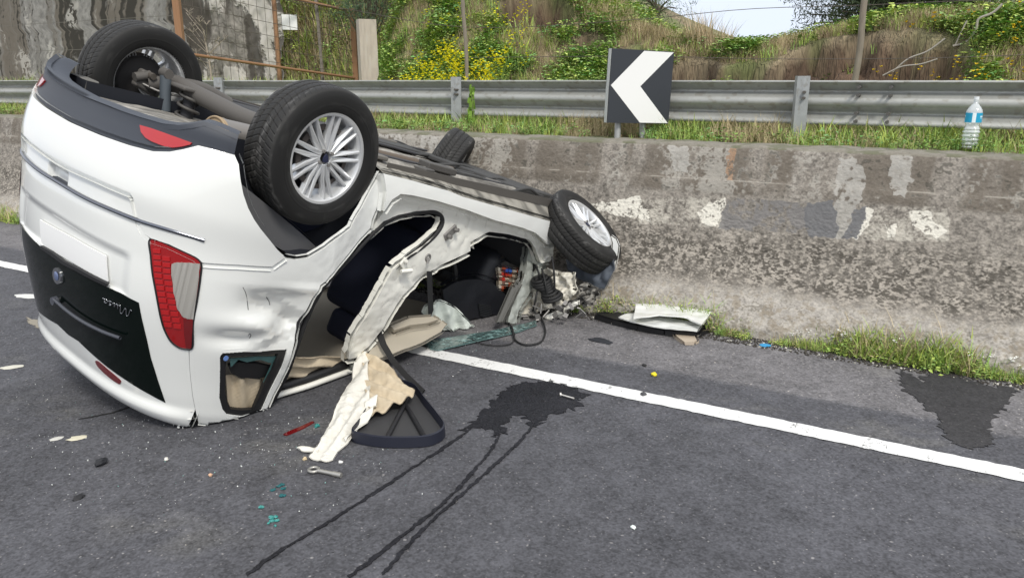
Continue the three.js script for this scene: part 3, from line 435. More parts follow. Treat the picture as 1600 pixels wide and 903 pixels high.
const cream = cloth([0.56, 0.47, 0.34]), ivory = cloth([0.70, 0.68, 0.62]), bagWhite = cloth([0.66, 0.71, 0.66]), beige = mat([0.40, 0.36, 0.29], 0.85);

// ---- tail
const SEAM = [[108.6, 258], [153, 277.5], [186, 292], [208, 301], [213, 309], [217, 333], [220.5, 353], [227, 366], [234.5, 373]];
const bumpOut = (u, y) => 0.020 * sstep(0.80, 0.60, y + 0.02) * sstep(0.30, 0.42, y) + 0.006;
const bumperHalf = [[120, 193.5], [165, 212.6], [210, 228], [244, 236.5], [268.5, 237], [289, 233], [311, 227], [329, 231], [366, 241], [373, 256], [376, 280], [380, 302], [387, 323], [396, 341], [406, 356], [417, 370], [431, 388], [444, 401], [424, 416], [370, 413], [316, 410], [306, 401], [285, 391], [264, 381], [236, 372], ...SEAM.slice(0, -1).reverse()];
const bumper = part('bumper', skin(mirrored(bumperHalf), { disp: bumpOut, cell: 0.025, thick: 0.02 }), white, car);
const lipLow = [[120, 193.5], [165, 212.6], [210, 228], [244, 236.5], [268.5, 237], [289, 233], [311, 227], [329, 231], [366, 241]];
const lipHalf = [[120, 158.6], [154, 174], [178.5, 184], [199, 180], [217, 179.5], [232.5, 185.6], [277.5, 202.5], [322.5, 216], [352, 225], [365, 236], ...[...lipLow].reverse()];
const lipPoly = (() => { // the lower valance: same traced edge on the bumper side, folded under the floor on the other
  const low = P2(lipLow).filter(p => p[0] < -0.015); const side = [[0, low[0][1]], ...low]; const under = side.map(([u, y]) => [u, Math.max(0.235, y - lerp(0.115, 0.05, sstep(0.5, 1.25, -u)))]); const h = [...side, ...under.reverse()]; const m = [...h].map(([u, y]) => [-u, y]); return [h, m];
})();
part('bumper_valance', lipPoly.map(q => skin(q, { disp: (u, y) => 0.012 + 0.02 * sstep(0.36, 0.27, y), cell: 0.025, thick: 0.02 })), trim, car, 'dark blue grey valance along the bumper edge');
{ // folded flange of the valance towards the floor
  const low = lipPoly[0].slice(Math.floor(lipPoly[0].length / 2)).map(p => p); const L = []; for (const [u, y] of low) L.push([u, y]); const all = [...L.map(([u, y]) => [-u, y]).reverse(), ...L].sort((a, b) => a[0] - b[0]);
  const us = range(-0.915, 0.915, 0.03); const yAt = u => interp(all, u) ; part('valance_flange', gridGeo(us, [0, 0.5, 1], (u, t) => { const p = shellBase(u, yAt(u), 0.025); const n = outward(p).normalize(); return p.addScaledVector(n, -0.10 * t).add(V(0, -0.012 * Math.sin(t * 3) + 0.01 * (fbm(u * 4, 1, 2, 6) - 0.5), 0)); }), trim, car);
}
const onTail = (list, off, th = 0.01, cell = 0.015) => skin(P2(list, off), { off, cell, thick: th, back: false });
const reflector = (list) => { const r = part('reflector', onTail(list, 0.020, 0.02), redLens, bumper); return r; };
const reflL = [[217, 195], [235, 200], [255, 207], [280, 216], [299, 223], [295.5, 226], [282, 229], [268.5, 230.6], [256, 228.5], [246, 225], [235, 220.5], [226, 215], [219, 206]];
reflector(reflL);
{ const q = P2(reflL, 0.02).map(([u, y]) => [-u, y]); part('reflector', skin(q, { off: 0.02, cell: 0.015, thick: 0.02, back: false }), redLens, bumper); const lm = [[-0.80, 0.36], [-0.86, 0.36], [-0.86, 0.40], [-0.80, 0.40]].map(([u, y]) => [-u, y]); part('reversing_lamp', skin(lm, { off: 0.022, cell: 0.015, thick: 0.02, back: false }), clearLens, bumper, 'small clear lamp at the far end of the valance'); }

const GLASS = [[115, 423], [153, 442], [186, 457.5], [216, 473], [220.5, 497], [228, 528], [235, 560], [246, 595], [257.6, 629], [233, 616], [195, 593], [151, 560], [122, 533]];
const glassPoly = (() => { const L = P2(GLASS).filter(p => p[0] < -0.02); const g0 = L[0], g1 = L[L.length - 1]; return [[0, g0[1] - 0.005], ...L, [0, g1[1] + 0.01], ...[...L].reverse().map(p => [-p[0], p[1]])]; })();
const roofY = 1.64;
const hatchHalf = (() => { const L = P2([...SEAM, [235, 393], [238, 426.5], [242, 450], [246, 471], [250, 492], [255, 511], [260, 523], [266, 533], [274, 540], [281.5, 544], [294, 547.6], [295, 570], [296.5, 590], [300, 619.6], [304, 640]]); const e = L[L.length - 1]; return [[0, L[0][1]], ...L.filter(p => p[0] < -0.015), [e[0] + 0.01, Math.max(e[1] + 0.03, roofY - 0.03)], [e[0] * 0.9, roofY], [0, roofY]]; })();
const hatchPoly = [...hatchHalf, ...hatchHalf.slice(1, -1).reverse().map(p => [-p[0], p[1]])];
const inset = (P, k) => { const c = P.reduce((s, p) => [s[0] + p[0] / P.length, s[1] + p[1] / P.length], [0, 0]); return P.map(p => { const d = [p[0] - c[0], p[1] - c[1]], l = Math.hypot(...d); return [p[0] - d[0] / l * k, p[1] - d[1] / l * k]; }); };
const HND = P2([[91, 274]])[0];
const hatchDisp = (u, y, p) => { const z = Math.abs(p.z); const hr = sstep(0.088, 0.066, Math.abs(p.z - shellBase(HND[0], HND[1], 0).z)) * sstep(0.036, 0.022, Math.abs(y - HND[1])); const plate = sstep(0.50, 0.44, z) * sstep(0.845, 0.885, y) * (1 - sstep(1.02, 1.05, y)); const above = 0.012 * sstep(0.86, 0.74, y); const spoiler = 0.030 * sstep(1.50, 1.57, y) * sstep(0.75, 0.55, z); return -0.016 * plate + above * 0.5 + spoiler - 0.028 * hr; };
const hatch = part('tailgate', skin(hatchPoly, { disp: hatchDisp, cell: 0.013, thick: 0.02, holes: [inset(glassPoly, 0.008)] }), white, car);
part('rear_window', skin(glassPoly, { off: 0.002, cell: 0.03, thick: 0.004, back: false }), tintGlass, hatch, 'black tinted rear window');
{ // bright strip across the tail, ending on the quarter
  const top = [[86.5, 277.5], [131, 308.6], [175, 328.5], [217, 345], [264, 359.5], [319, 376]], C = P2(top, 0.012).filter(p => p[0] < 0); const pts = [[0, C[0][1]], ...C]; const ex = [...[...pts].slice(1).reverse().map(p => [-p[0], p[1]]), ...pts];
  const pos = ex.map(([u, y]) => { const p = shellBase(u, y, 0.011); return p; }); const crv = new THREE.CatmullRomCurve3(pos, false, 'centripetal'); const s = new THREE.Shape(); s.absellipse(0, 0, 0.006, 0.011, 0, 6.283); 
  part('chrome_strip', new THREE.TubeGeometry(crv, 90, 0.0085, 8), chromeDark, hatch);
  part('handle_grip', skin([[HND[0] - 0.10, HND[1] + 0.016], [HND[0] + 0.06, HND[1] + 0.016], [HND[0] + 0.06, HND[1] + 0.030], [HND[0] - 0.10, HND[1] + 0.030]], { off: 0.002, cell: 0.008, thick: 0.02, back: false }), trim, hatch);
}
{ const q = P2([[59, 343], [112, 372], [163, 400], [166, 440], [112, 411], [62, 381]], 0); part('number_plate', skin(q, { off: -0.004, cell: 0.03, thick: 0.006, back: false }), mat([0.83, 0.83, 0.82], 0.5), hatch, 'blank white number plate'); 
  part('plate_lamp_housing', skin(P2([[64, 384], [80, 393], [100, 408], [120, 418], [168, 443], [166, 447], [118, 423], [98, 413], [78, 398], [63, 388]], 0.004), { off: 0.010, cell: 0.012, thick: 0.012, back: false }), blackTrim, hatch); }
{ // round badge, script lettering, wiper, high brake lamp
  const b = onShell(90, 431, 0.004), c = shellBase(b[0], b[1], 0.006); const n = outward(c).normalize(); n.y = 0.15; n.normalize(); const q = new THREE.Quaternion().setFromUnitVectors(V(0, 1, 0), n);
  const disc = new THREE.CylinderGeometry(0.036, 0.038, 0.012, 28); disc.applyMatrix4(M4(c, q)); const badge = part('badge', disc, chrome, hatch, 'round chrome badge with blue centre'); const d2 = new THREE.SphereGeometry(0.026, 20, 8, 0, 6.3, 0, 0.9); d2.scale(1, 0.35, 1); d2.translate(0, 0.002, 0); d2.applyMatrix4(M4(c, q)); part('badge_centre', d2, mat([0.16, 0.20, 0.34], 0.25, { metalness: 0.4 }), badge);
  const o = P2([[205, 489]], 0.004)[0], e = P2([[160, 469]], 0.004)[0]; const W = e[0] - o[0], yb = (o[1] + e[1]) / 2;                        // baseline of the script, from the car's left to its right
  const st = (pts) => { const g = tube(pts.map(([x, y]) => shellBase(o[0] + W * x, lerp(o[1], e[1], x) - 0.014 + y * 0.036, 0.007)), 0.0019, 5, pts.length * 5); return g; };
  const word = [[[0, 0.1], [0.03, 0], [0.10, 0.9], [0.14, 0.95], [0.18, 0.1], [0.21, 0.15], [0.30, 0.95], [0.34, 0.9], [0.36, 0.1], [0.40, 0.0], [0.44, 0.25]], [[0.44, 0.55], [0.45, 0.1], [0.50, 0.0], [0.56, 0.5], [0.56, 0.1], [0.60, 0.05], [0.64, 0.3]], [[0.74, 0.55], [0.68, 0.5], [0.73, 0.28], [0.72, 0.02], [0.66, 0.05], [0.72, 0.0], [0.80, 0.2]], [[0.93, 0.5], [0.85, 0.5], [0.82, 0.15], [0.87, 0.0], [0.93, 0.45], [0.93, 0.1], [1.0, 0.1]]];
  word.forEach(w => part('letter', st(w), chrome, hatch, w === word[0] ? 'first letter of the chrome script Musa' : undefined));
  const wp = [[84, 468], [105, 486], [130, 503], [160, 518], [187, 528]].map(p => { const a = onShell(p[0], p[1], 0.02); return shellBase(a[0], a[1], 0.022); }); part('rear_wiper', tube(wp, 0.008, 6, 40), mat([0.06, 0.065, 0.08], 0.4), hatch);
  const pv = onShell(86, 470, 0.01); part('wiper_pivot', (() => { const g = new THREE.CylinderGeometry(0.018, 0.022, 0.03, 14); g.applyMatrix4(M4(shellBase(pv[0], pv[1], 0.012), q)); return g; })(), mat([0.06, 0.065, 0.08], 0.4), hatch);
  const bl = P2([[142, 566], [147, 566], [164, 580], [182, 595], [184, 600], [180, 602], [164, 591], [147, 575]], 0.02); part('high_brake_lamp', skin(smoothPoly(bl, 4), { off: 0.002, disp: hatchDisp, cell: 0.01, thick: 0.01, back: false }), deepRed, hatch, 'slim red brake lamp in the roof spoiler');
}
// ---- tail lamp (near side as traced, far side mirrored)
const LAMP = [[234.5, 373.5], [264, 382.5], [285, 392], [306, 402.5], [313.4, 410], [312.5, 433], [307, 470], [301, 504], [298, 545], [290, 545], [281.5, 543.5], [273.5, 539], [266, 532], [260, 522], [255, 510.5], [250, 492], [246, 471], [242, 449], [238, 426.5], [235.3, 400]];
const CLEAR = [[268, 412], [276, 409.5], [295, 410], [311, 411.5], [310.5, 433], [305.5, 468], [301, 498], [296, 498], [286, 495], [277, 482], [271, 455], [268, 430]];
const DEEP = [[286, 497], [301, 500], [298, 543], [290, 543], [287, 520]];
for (const m of [1, -1]) {
  const T = (L, off) => P2(L, off).map(([u, y]) => [u * m, y]);
  const lamp = part('tail_lamp', skin(T(LAMP, 0), { off: 0.004, cell: 0.015, thick: 0.03, back: false }), phys([0.30, 0.006, 0.008], 0.1, { clearcoat: 1 }), car, m > 0 ? 'red tail lamp with clear reversing section' : 'tail lamp on the far side');
  const clr = part('clear_lens', skin(T(CLEAR, 0), { off: 0.0075, cell: 0.012, thick: 0.006, back: false, disp: (u, y) => 0.0032 * Math.sin(u * 230) }), clearLens, lamp);
  part('lower_lens', skin(T(DEEP, 0), { off: 0.0075, cell: 0.012, thick: 0.006, back: false }), deepRed, lamp);
  for (let c = 0; c < 2; c++) for (let k = 0; k < 13; k++) { // two columns of ribbed cells
    const t = k / 12, y0 = 388 + 12 * c + k * 9.6, xl = interp([[373, 238], [426, 241], [471, 249], [511, 258], [545, 282]], y0) + c * 14; if (c && y0 > 515) continue; if (!c && y0 > 530) continue;
    const q = [[xl, y0], [xl + 11.5, y0 + 1], [xl + 12, y0 + 7.6], [xl + 0.6, y0 + 6.6]]; part('lamp_cell', skin(T(q, 0), { off: 0.0085, cell: 0.02, thick: 0.005, back: false }), redLens, lamp);
  }
  part('lamp_gasket', (() => { const pts = T(LAMP, 0).map(([u, y]) => shellBase(u, y, 0.003)); return tube(pts, 0.0045, 5, 120, true); })(), blackTrim, lamp);
}
// ---- quarter panel with its dents
const dent = (u, y, p) => { // pushed-in flank: two valleys and a sharp crease between
  const x = p.x; let k = 0; const g = (X, Y, rx_, ry, a) => Math.exp(-(((x - X) / rx_) ** 2) - ((y - Y) / ry) ** 2);
  k -= 0.045 * g(-0.10, 0.93, 0.13, 0.07); k += 0.020 * g(-0.16, 1.04, 0.16, 0.045); k -= 0.050 * g(0.02, 1.06, 0.09, 0.10); k -= 0.03 * g(-0.22, 1.12, 0.10, 0.04); k -= 0.034 * Math.max(0, 1 - Math.abs(y - (0.985 + 0.35 * (x + 0.1))) / 0.075) * sstep(-0.30, -0.12, x) * (1 - 0.3 * sstep(0, 0.12, x)); k += 0.014 * Math.max(0, 1 - Math.abs(y - (1.09 - 0.3 * x)) / 0.05) * sstep(-0.2, -0.05, x); k += 0.012 * g(0.0, 0.86, 0.2, 0.025);
  k -= 0.05 * sstep(0.10, 0.30, x) * sstep(0.75, 1.0, y); k -= 0.035 * sstep(0.08, 0.36, x) * (1 - sstep(0.75, 0.9, y)) * 0.8;
  k += 0.010 * (fbm(x * 10, y * 10, 3, 14) - 0.5) * sstep(-0.2, 0.2, x) + 0.012 * (Math.abs(fbm(x * 14, y * 5, 2, 15) - 0.5) - 0.12) * sstep(0.05, 0.25, x); return k;
};
const QWIN = [[343, 557], [347, 552], [380, 550], [450, 547.5], [440, 575], [425, 605], [403, 652], [375, 651], [354, 648], [347, 640], [342, 622]];
const QUARTER = [[313.6, 411], [370, 414], [424, 417.5], [445, 403], [462, 406], [482, 403], [506, 388.5], [524, 375], [544, 362], [551, 357.5], [555, 348.6], [570.6, 324], [584, 302], [595, 284], [601, 273], [606, 285], [604, 300], [596, 325], [588, 345], [584, 359.7], [568, 377], [555, 390.7], [544, 402], [524, 424], [508.6, 440], [500, 446], [491, 462], [482, 484], [471, 508.6], [464, 531], [457, 550], [448, 575], [436, 600], [424, 622], [409, 653], [400, 657], [360, 662], [309.5, 661], [304.5, 640], [300.6, 619.6], [297, 590], [295.5, 570], [295, 548], [299, 545.5], [302, 504], [308, 470], [313, 433]];
const quarter = part('quarter_panel', skin(P2(QUARTER), { disp: dent, cell: 0.016, thick: 0.016, holes: [P2(QWIN)] }), white, car, 'dented white rear quarter panel');
{ // quarter window: empty frame, fragments of glass, cream airbag cloth behind
  const ringIn = [[353, 564], [358, 558], [400, 556], [436, 555], [426, 580], [412, 606], [397, 641], [375, 642], [360, 640], [355, 630], [351, 612]];
  const fr = part('quarter_window_frame', skin(P2(QWIN), { off: -0.006, disp: dent, cell: 0.014, thick: 0.02, holes: [P2(ringIn)] }), blackTrim, quarter);
  const F = (l, o, d, m, th = 0.004, nm) => part(nm, skin(P2(l, o), { off: o, cell: 0.012, thick: th, back: false, disp: d }), m, quarter);
  F([[352, 585], [370, 590], [395, 592], [420, 590], [412, 610], [400, 630], [396, 642], [362, 642], [354, 625]], -0.055, (u, y) => 0.02 * Math.sin(u * 55 + y * 30) * fbm(u * 8, y * 8, 2, 3), cream, 0.004, 'airbag_cloth');
  F([[356, 572], [372, 566], [400, 568], [424, 574], [440, 580], [424, 587], [400, 592], [376, 590], [360, 583]], -0.035, () => 0, blackTrim, 0.02, 'torn_trim');
  const g = phys([0.05, 0.12, 0.12], 0.1, { clearcoat: 1 }); F([[358, 560], [400, 557], [432, 557], [425, 568], [405, 562], [385, 566], [372, 562], [360, 574]], -0.02, () => 0, g, 0.004, 'glass_shard'); F([[424, 570], [434, 560], [412, 608], [400, 636], [394, 640], [410, 600]], -0.02, () => 0, g, 0.004, 'glass_shard');
  const s = onShell(352, 559, 0), sp = shellBase(s[0], s[1], 0.006); const d = new THREE.CylinderGeometry(0.012, 0.012, 0.003, 18); d.applyMatrix4(M4(sp, new THREE.Quaternion().setFromUnitVectors(V(0, 1, 0), V(0, 0, -1)))); part('sticker', d, mat([0.12, 0.22, 0.50], 0.4), quarter, 'small round blue sticker in the window corner');
}
for (const L of [[[379, 449], [384, 460], [387, 474], [388.5, 487]], [[388, 525], [390, 522], [392, 526], [390, 531]], [[420, 470], [426, 478], [428, 484]]]) part('scratch', tube(P2(L).map(([u, y]) => { const p = shellBase(u, y, 0); p.addScaledVector(outward(p).normalize(), dent(u, y, p) + 0.0005); return p; }), 0.0016, 4, 20), mat([0.06, 0.06, 0.065], 0.8), quarter);
// ---- sill, door frames and centre pillar
const SILL_OUT = [[599, 271], [643.7, 282], [700, 298], [724, 307.7], [795, 327.6], [861.6, 346.5], [882.6, 354], [881.5, 373], [870, 379], [858, 383], [852, 376], [838, 364], [817, 356], [773, 344], [728.6, 327.6], [684, 314], [643.7, 305], [626, 303], [612, 312], [600, 330], [590, 346], [584, 359], [590, 340], [598, 318], [603, 300], [604, 286]];
const sill = part('sill', skin(P2(SILL_OUT.slice(0, 20), 0).concat(P2([[604, 300]], 0)), { disp: (u, y, p) => 0.006 * (fbm(p.x * 5, y * 9, 3, 4) - 0.5) - 0.03 * sstep(2.0, 2.25, p.x) * fbm(p.x * 12, y * 12, 2, 9), cell: 0.016, thick: 0.025 }), white, car, 'bright white door sill');
{ // closing plate from the sill's lower edge to the floor
  const L = P2([[599, 271], [643.7, 282], [700, 298], [724, 307.7], [795, 327.6], [861.6, 346.5], [882, 354]], 0).map(([u, y]) => shellBase(u, y, -0.004)); const c = new THREE.CatmullRomCurve3(L); for (const sg of [1, -1]) part('sill_underside', gridGeo(range(0, 1, 0.02), range(0, 1, 0.25), (t, k) => { const p = c.getPoint(t); p.lerp(V(p.x, 0.262, -0.69), k); p.z *= sg; return p.add(V(0, -0.012 * Math.sin(k * Math.PI) + 0.008 * (fbm(p.x * 8, k * 4, 2, 5) - 0.5), 0)); }, null, (t, k) => [t * 2, k * 0.2]), mat([0.9, 0.88, 0.83], 0.85, { map: tex(256, 64, (i, j) => { const v = 0.13 + 0.22 * sstep(0.3, 0.7, fbm(i / 14, j / 9, 4, 7)); return [v, v * 0.97, v * 0.9]; }) }), sill);
}
const IO = -0.05;
const FRAME = [[600, 328], [612, 310], [626, 301], [643.7, 303], [684, 312], [728.6, 325.6], [773, 342], [817, 354], [840, 362], [856, 374], [862, 407], [846, 411], [838, 390], [828, 375], [795, 366], [764, 362], [755, 366], [735, 378], [735, 392], [695, 411], [681, 420], [662, 429], [648, 443], [628, 461], [617, 480], [606, 497.6], [595, 517.5], [584, 531], [564, 551], [559, 558], [545, 562], [546, 551], [555, 524], [570.6, 497.6], [593, 457.7], [613, 420], [632.7, 404], [661.5, 384], [683.6, 364], [692, 349], [693, 338], [679, 329], [650, 330], [622, 335.5], [599, 346], [584, 360], [575, 366]];
const frameDisp = (u, y, p) => { const pill = sstep(0.55, 0.75, y); return 0.022 * pill * (fbm(p.x * 7, y * 9, 3, 24) - 0.45) + 0.016 * (Math.abs(fbm(p.x * 11, y * 13, 2, 25) - 0.5) - 0.1) + 0.030 * sstep(0.36, 0.28, y) ; };
const frame = part('door_frame', skin(P2(FRAME, IO), { off: IO, disp: frameDisp, cell: 0.013, thick: 0.03 }), rawWhite, car, 'crumpled white centre pillar and door frame');
part('rear_door_seal', (() => { const L = P2([[584, 362], [600, 348], [622, 337], [650, 332], [679, 331], [690, 340], [690, 350], [681, 365], [659, 386], [632, 405], [612, 422]], IO - 0.01).map(([u, y]) => shellBase(u, y, IO - 0.01)); return tube(L, 0.014, 7, 70); })(), rubber, frame);
part('inner_seal', (() => { const L = P2([[584, 362], [568, 379], [545, 404], [510, 441], [494, 462], [484, 486], [474, 510], [466, 533], [459, 552], [450, 578], [438, 602], [424, 628], [408, 654]], -0.05).map(([u, y]) => rest(shellBase(u, y, -0.05))); return tube(L, 0.013, 7, 90); })(), rubber, frame);
{ // hinge, striker and bent bracket on the centre pillar
  const H = (x, y, k = 0.01) => { const a = onShell(x, y, IO); return shellBase(a[0], a[1], IO + k); }; const n = V(0, 0, -1); const qz = new THREE.Quaternion().setFromUnitVectors(V(0, 1, 0), n);
  const h = H(630, 412, 0.012); part('door_hinge', [boxAt(h, 0.075, 0.05, 0.014, new THREE.Quaternion().setFromAxisAngle(V(0, 0, 1), 0.6), 0.004), bar(h.clone().add(V(-0.03, 0.035, -0.012)), h.clone().add(V(0.03, 0.02, -0.03)), 0.012), bar(h.clone().add(V(-0.02, -0.02, 0)), h.clone().add(V(-0.02, -0.02, -0.035)), 0.01)], rawWhite, frame);
  const s = H(667, 402, 0.006); const st = new THREE.TorusGeometry(0.018, 0.006, 8, 18); st.applyMatrix4(M4(s, new THREE.Quaternion())); part('door_striker', [st, bar(s, s.clone().add(V(0.0, 0.03, -0.01)), 0.006)], steel, frame);
  const b = H(703, 363, 0.004); part('hinge_plate', [boxAt(b, 0.10, 0.045, 0.012, new THREE.Quaternion().setFromAxisAngle(V(0, 0, 1), -0.75), 0.004), bar(b.clone().add(V(0.02, -0.02, -0.01)), b.clone().add(V(0.025, -0.025, -0.03)), 0.012), bar(b.clone().add(V(-0.02, 0.02, -0.01)), b.clone().add(V(-0.02, 0.02, -0.03)), 0.012)], steel, frame);
}
// ---- roof, far flank, floor
{
  const rp = []; const us = range(-0.25, 1.9, 0.06), zs = range(-0.66, 0.66, 0.06);
  part('roof', gridGeo(us, zs, (x, z) => rest(V(x, 1.645 - 0.09 * (z / 0.66) ** 4 - 0.03 * sstep(1.2, 1.9, x), z), 0.02), null), white, car);
  part('headliner', gridGeo(us, zs, (x, z) => { const p = V(x, 1.605 - 0.09 * (z / 0.66) ** 4, z); return rest(p, 0.035); }, null), beige, car);
  const far = [[1.35, 0.26], [Math.PI / 2 + 2.0, 0.26], [Math.PI / 2 + 2.0, 0.95], [Math.PI / 2 + 1.5, 1.52], [Math.PI / 2 - 0.1, 1.6], [0.95, 1.6], [0.95, 1.2], [1.0, 0.8], [1.2, 0.7]];
  const w1 = [[Math.PI / 2 + 0.05, 1.0], [Math.PI / 2 + 0.75, 0.98], [Math.PI / 2 + 0.75, 1.45], [Math.PI / 2 + 0.12, 1.45]], w2 = [[Math.PI / 2 + 0.85, 0.98], [Math.PI / 2 + 1.75, 0.98], [Math.PI / 2 + 1.35, 1.43], [Math.PI / 2 + 0.85, 1.45]];
  const arch = []; for (let k = 0; k <= 16; k++) { const t = Math.PI * k / 16; arch.push([Math.PI / 2 - XC - 0.36 * Math.cos(t), 0.27 + 0.37 * Math.sin(t)]); }
  const wide = [[1.15, 0.72], [1.24, 0.45], ...arch.filter(p => p[1] > 0.3), [Math.PI / 2 + 0.24, 0.26], [Math.PI / 2 + 1.95, 0.26], [Math.PI / 2 + 1.95, 0.95], [Math.PI / 2 + 1.45, 1.52], [Math.PI / 2 - 0.1, 1.6], [0.98, 1.6], [0.96, 1.2], [0.97, 0.8]];
  part('far_side_panel', skin(wide, { cell: 0.05, thick: 0.03, holes: [w1, w2] }), white, car, 'white flank on the side facing the wall');
  const fx = range(-0.50, 2.45, 0.04), fz = range(-0.80, 0.80, 0.025);
  const fy = (x, z) => { const tun = 0.10 * Math.exp(-((z / 0.14) ** 2)) * sstep(0.3, 0.6, x); const rib = 0.014 * sstep(0.2, 0.5, Math.sin(z * 38)) * sstep(0.45, 0.6, x); const rear = 0.10 * sstep(0.42, 0.28, x); const well = -0.02 * Math.exp(-(((x + 0.22) / 0.2) ** 4) - ((z - 0.05) / 0.3) ** 4); const rail = -0.03 * Math.exp(-(((Math.abs(z) - 0.50) / 0.045) ** 4)); const edge = 0; return 0.272 + tun * 0.6 + rib + rear + well + rail + edge + 0.012 * (fbm(x * 9, z * 9, 3, 44) - 0.5); };
  const floorMap = tex(512, 512, (i, j) => { const a = fbm(i / 40, j / 40, 4, 3), b = fbm(i / 6, j / 6, 3, 4), c = fbm(i / 60, j / 7, 3, 6); const v = 0.10 + 0.24 * sstep(0.3, 0.7, 0.5 * a + 0.5 * c) * (0.6 + 0.7 * b); return [v * 1.03, v * 0.97, v * 0.87]; });
  const zl = (x, z) => z * lerp(0.44, 0.705, sstep(0.40, 0.52, x)) / 0.80; part('underbody', gridGeo(fx, fz, (x, z) => V(x, fy(x, zl(x, z)), zl(x, z)), null, (x, z) => [x / 1.2, z / 1.2]), mat([1, 1, 1], 0.9, { map: floorMap, bumpMap: tex(256, 256, (i, j) => fbm(i / 6, j / 6, 3, 9), { colour: false }), bumpScale: 0.006 }), car, 'dirty grey underbody');
  part('floor_lining', gridGeo(range(-0.45, 2.3, 0.1), range(-0.74, 0.74, 0.1), (x, z) => V(x, fy(x, zl(x, z)) + 0.05, zl(x, z)), null), dark, car);
  part('jacking_flange', [boxAt(V(1.28, 0.262, -0.745), 1.7, 0.05, 0.006), boxAt(V(1.28, 0.262, 0.745), 1.7, 0.05, 0.006)], grimy, car);
  part('brake_line', [[-0.40, 0.0], [-0.34, 0.01], [0.30, 0.005], [0.62, 0]].map(([z, k]) => tube([0.5, 0.9, 1.4, 1.9, 2.3].map((x, i) => V(x, 0.244 + k + 0.006 * (i % 2), z + 0.02 * Math.sin(x * 3))), 0.009, 6, 40)), mat([0.05, 0.05, 0.055], 0.6), car);
  part('exhaust_pipe', tube([V(0.1, 0.31, -0.30), V(0.3, 0.28, -0.1), V(0.5, 0.275, 0.0), V(1.0, 0.285, 0.0), V(1.7, 0.285, 0.02), V(2.3, 0.28, 0.05)], 0.026, 10, 60), mat([0.15, 0.12, 0.095], 0.7, { metalness: 0.4 }), car);
  part('fuel_tank', (() => { const g = new RoundedBoxGeometry(0.5, 0.14, 0.8, 3, 0.05); g.translate(0.62, 0.31, 0.18); return g; })(), mat([0.02, 0.02, 0.022], 0.7), car);
  { const RB = rng(41); const bm = [mat([0.05, 0.05, 0.05], 0.8), mat([0.16, 0.15, 0.135], 0.85), mat([0.09, 0.085, 0.08], 0.7, { metalness: 0.3 })]; for (let k = 0; k < 26; k++) { const x = 0.5 + 1.85 * RB(), z = -0.55 + 1.2 * RB(); part('underfloor_bracket', boxAt(V(x, fy(x, z) - 0.012, z), 0.05 + 0.16 * RB(), 0.02 + 0.035 * RB(), 0.03 + 0.09 * RB(), new THREE.Quaternion().setFromAxisAngle(V(0, 1, 0), (RB() - 0.5) * 0.8), 0.008), bm[k % 3], car); } for (let k = 0; k < 5; k++) { const z = -0.6 + 0.3 * k; part('underfloor_hose', tube([V(1.7 + 0.1 * RB(), 0.265, z), V(1.95, 0.24 - 0.02 * RB(), z + 0.1 * (RB() - 0.5)), V(2.15, 0.255, z + 0.14 * (RB() - 0.5)), V(2.36, 0.25, z + 0.1)], 0.011, 7, 24), bm[0], car); } }
  part('heat_shield', gridGeo(range(0.9, 2.2, 0.05), range(-0.13, 0.13, 0.03), (x, z) => V(x, 0.285 + 0.03 * (1 - (z / 0.13) ** 2) - 0.012 + 0.006 * Math.sin(x * 60), z), null), mat([0.35, 0.34, 0.33], 0.5, { metalness: 0.6 }), car);
  part('underfloor_tray', (() => { const g = []; for (const [x, z, sx, sz] of [[2.15, -0.1, 0.5, 0.9], [1.6, 0.45, 0.6, 0.3], [1.1, 0.5, 0.5, 0.3]]) g.push(boxAt(V(x, 0.25, z), sx, 0.035, sz, null, 0.012)); return g; })(), mat([0.05, 0.05, 0.05], 0.8), car);
}
// wheel arches
const flankZ = (x, y) => x > XC ? hw(y) : hw(y) * Math.pow(Math.max(0, 1 - Math.pow((XC - x) / (XC - rx(y)), NE)), 1 / NE);
const archLiner = (x0, sg, z1, y0 = 0.29, r = 0.365) => { const g = []; const A = (t, z, rr = r) => V(x0 - rr * Math.cos(t), y0 + rr * Math.sin(t), z); const ts = range(0.0, Math.PI, Math.PI / 24); g.push(gridGeo(ts, [0, 0.5, 1], (t, k) => { const p = A(t, 0, r + 0.008 * Math.sin(t * 14)); p.z = sg * lerp(Math.min(0.81, flankZ(p.x, Math.max(0.2, p.y)) - 0.025), z1, k); return p; }, null)); g.push(gridGeo(ts, [0, 0.5, 1], (t, s) => A(t, sg * z1, r * (1 - s)), null)); return merge(g); };
part('wheel_arch_liner', archLiner(-0.02, -1, 0.46, 0.31, 0.40), mat([0.010, 0.012, 0.019], 0.7), car); part('wheel_arch_liner', archLiner(-0.02, 1, 0.46, 0.31, 0.38), mat([0.010, 0.012, 0.019], 0.7), car);

